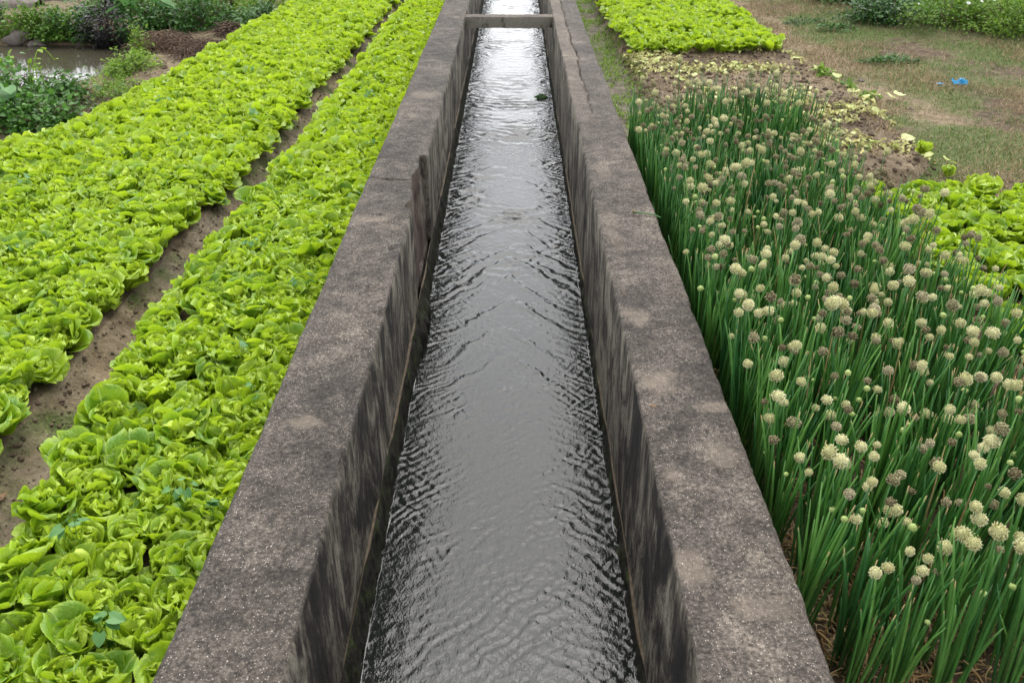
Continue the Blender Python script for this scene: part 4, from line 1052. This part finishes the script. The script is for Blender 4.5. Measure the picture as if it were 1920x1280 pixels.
def stone(name, label, x, y, r, seed, z=None):
    rng = np.random.default_rng(seed); V, P = lump(rng, r, 16, 12); V += .08 * r * vn(V[:, 0] * 8 / r, V[:, 1] * 8 / r, 3)[:, None]; mb = MB(); mb.add(V, P)
    tag(link(name, mb.mesh(name, M['stone']), None, (x, y, (float(terrain(x, y)) if z is None else z) + r * .3)), label, 'stone')
stone('stone', 'grey stone on the earth bank at the left frame edge', -3.85, 6.05, .14, 1)
stone('stone', 'pinkish stone at the far pond edge by the left frame', -6.25, 11.15, .14, 2)
stone('stone', 'flat pinkish stone at the far pond edge beside another', -6.0, 11.12, .09, 3)
stone('stone', 'small pale stone on the trodden path at the right', 3.2, 8.0, .025, 4)
stone('stone', 'small pale stone lying by the wilted leaf heap', 3.3, 7.1, .02, 5)

# dry leaves and bits on the soil path and wall
dl = []
for k in range(4): dl.append(crumple('dry_leaf', 'dryleaf', 9, .024, 30 + k, 1.0))
DP = [(-1.72, 2.62), (-1.70, 3.0), (-1.66, 3.85), (-1.62, 4.9), (-1.67, 4.3), (-1.60, 5.8), (-1.76, 2.25), (-1.55, 6.6)]
DLAB = ['nearest but one', 'below the bend', 'left of a gap', 'in the middle', 'just before the middle', 'past the middle', 'nearest the bottom left corner', 'farthest']
for k, (x, y) in enumerate(DP):
    tag(link('dry_leaf', dl[k % 4], None, (x, y, float(terrain(x, y)) + .004), (0, 0, k * 1.3), .6 + .15 * (k % 4)), f'curled brown dry leaf on the soil path between lettuce beds, {DLAB[k]}', 'dry leaf', 'dry leaves on the soil path')

# torn water weed drifting in the channel
rng = np.random.default_rng(9); mb = MB()
n = 14; a = np.linspace(0, 2 * math.pi, n, endpoint=False); rr = np.array([1, .8, 1.05, .75, .95, 1.0, .7, .5, 1.15, .55, .9, .7, 1.0, .8])
rings = []
for q in (.12, .45, .75, 1.0):
    rings.append(np.stack([.078 * q * (rr if q > .5 else .85) * np.cos(a), .06 * q * (rr if q > .5 else .85) * np.sin(a), .035 * (1 - q ** 2) + .006 * np.sin(a * 3 + q * 4)], -1))
V = np.stack(rings, 1).reshape(-1, 3); mb.add(V, [grid_quads(n, 4, wrap=True), np.array([[k * 4 for k in range(n)]])], rnd=.4)
tag(link('drifting_leaf', mb.mesh('drifting_leaf', M['bush']), None, (.285, 9.05, WZ + .008)), 'torn dark green leaf drifting on the channel water near the strut', 'leaf')

# fallen onion flower lying over the right wall
P = np.array([[.72, 3.92, WT + .0], [.69, 3.93, WT + .012], [.64, 3.95, WT + .012], [.60, 3.96, WT + .010]]); V, Q, vp = tube(P, .004, 6); mb = MB(); mb.add(V, Q, rnd=.3)
fo = link('fallen_onion_flower', mb.mesh('fallen_onion_flower', M['stalk'])); tag(fo, 'dry onion flower stalk bent over the top of the right wall', 'onion flower')
link('flower_head', FL['dry'][1], fo, (.60, 3.96, WT + .015), (0, -1.5, 0), .7)

# pale terrace plots far left
def plots():
    for k, (x0, x1, y0, y1) in enumerate([(-8.6, -6.6, 12.45, 12.75), (-8.9, -6.4, 13.1, 13.4), (-5.6, -3.9, 13.2, 13.6), (-9.2, -5.6, 13.9, 14.3)]):
        xs = np.linspace(x0, x1, 50); t = np.linspace(0, math.pi, 9); X = np.tile(xs, (9, 1)); Yc = (y0 + y1) / 2 - np.cos(t) * (y1 - y0) / 2
        Y = np.tile(Yc[:, None], (1, 50)) + .06 * fbm(X * 2, X * 0, 900 + k, 2); Z = terrain(X, Y) + .10 * np.sin(t)[:, None] + .02 * fbm(X * 9, Y * 9, 905, 2) - .01
        o = link('raised_bed', make_mesh('raised_bed', np.stack([X, Y, Z], -1).reshape(-1, 3), [grid_quads(9, 50)[:, ::-1]], M['stone'], True))
        tag(o, ['narrow bare pinkish soil ridge nearest the far pond bank', 'second bare pinkish soil ridge past the far pond bank', 'bare pale soil ridge behind the taro at the top edge', 'last bare soil ridge at the top left corner'][k], 'soil ridge', 'bare soil ridges past the pond')
plots()
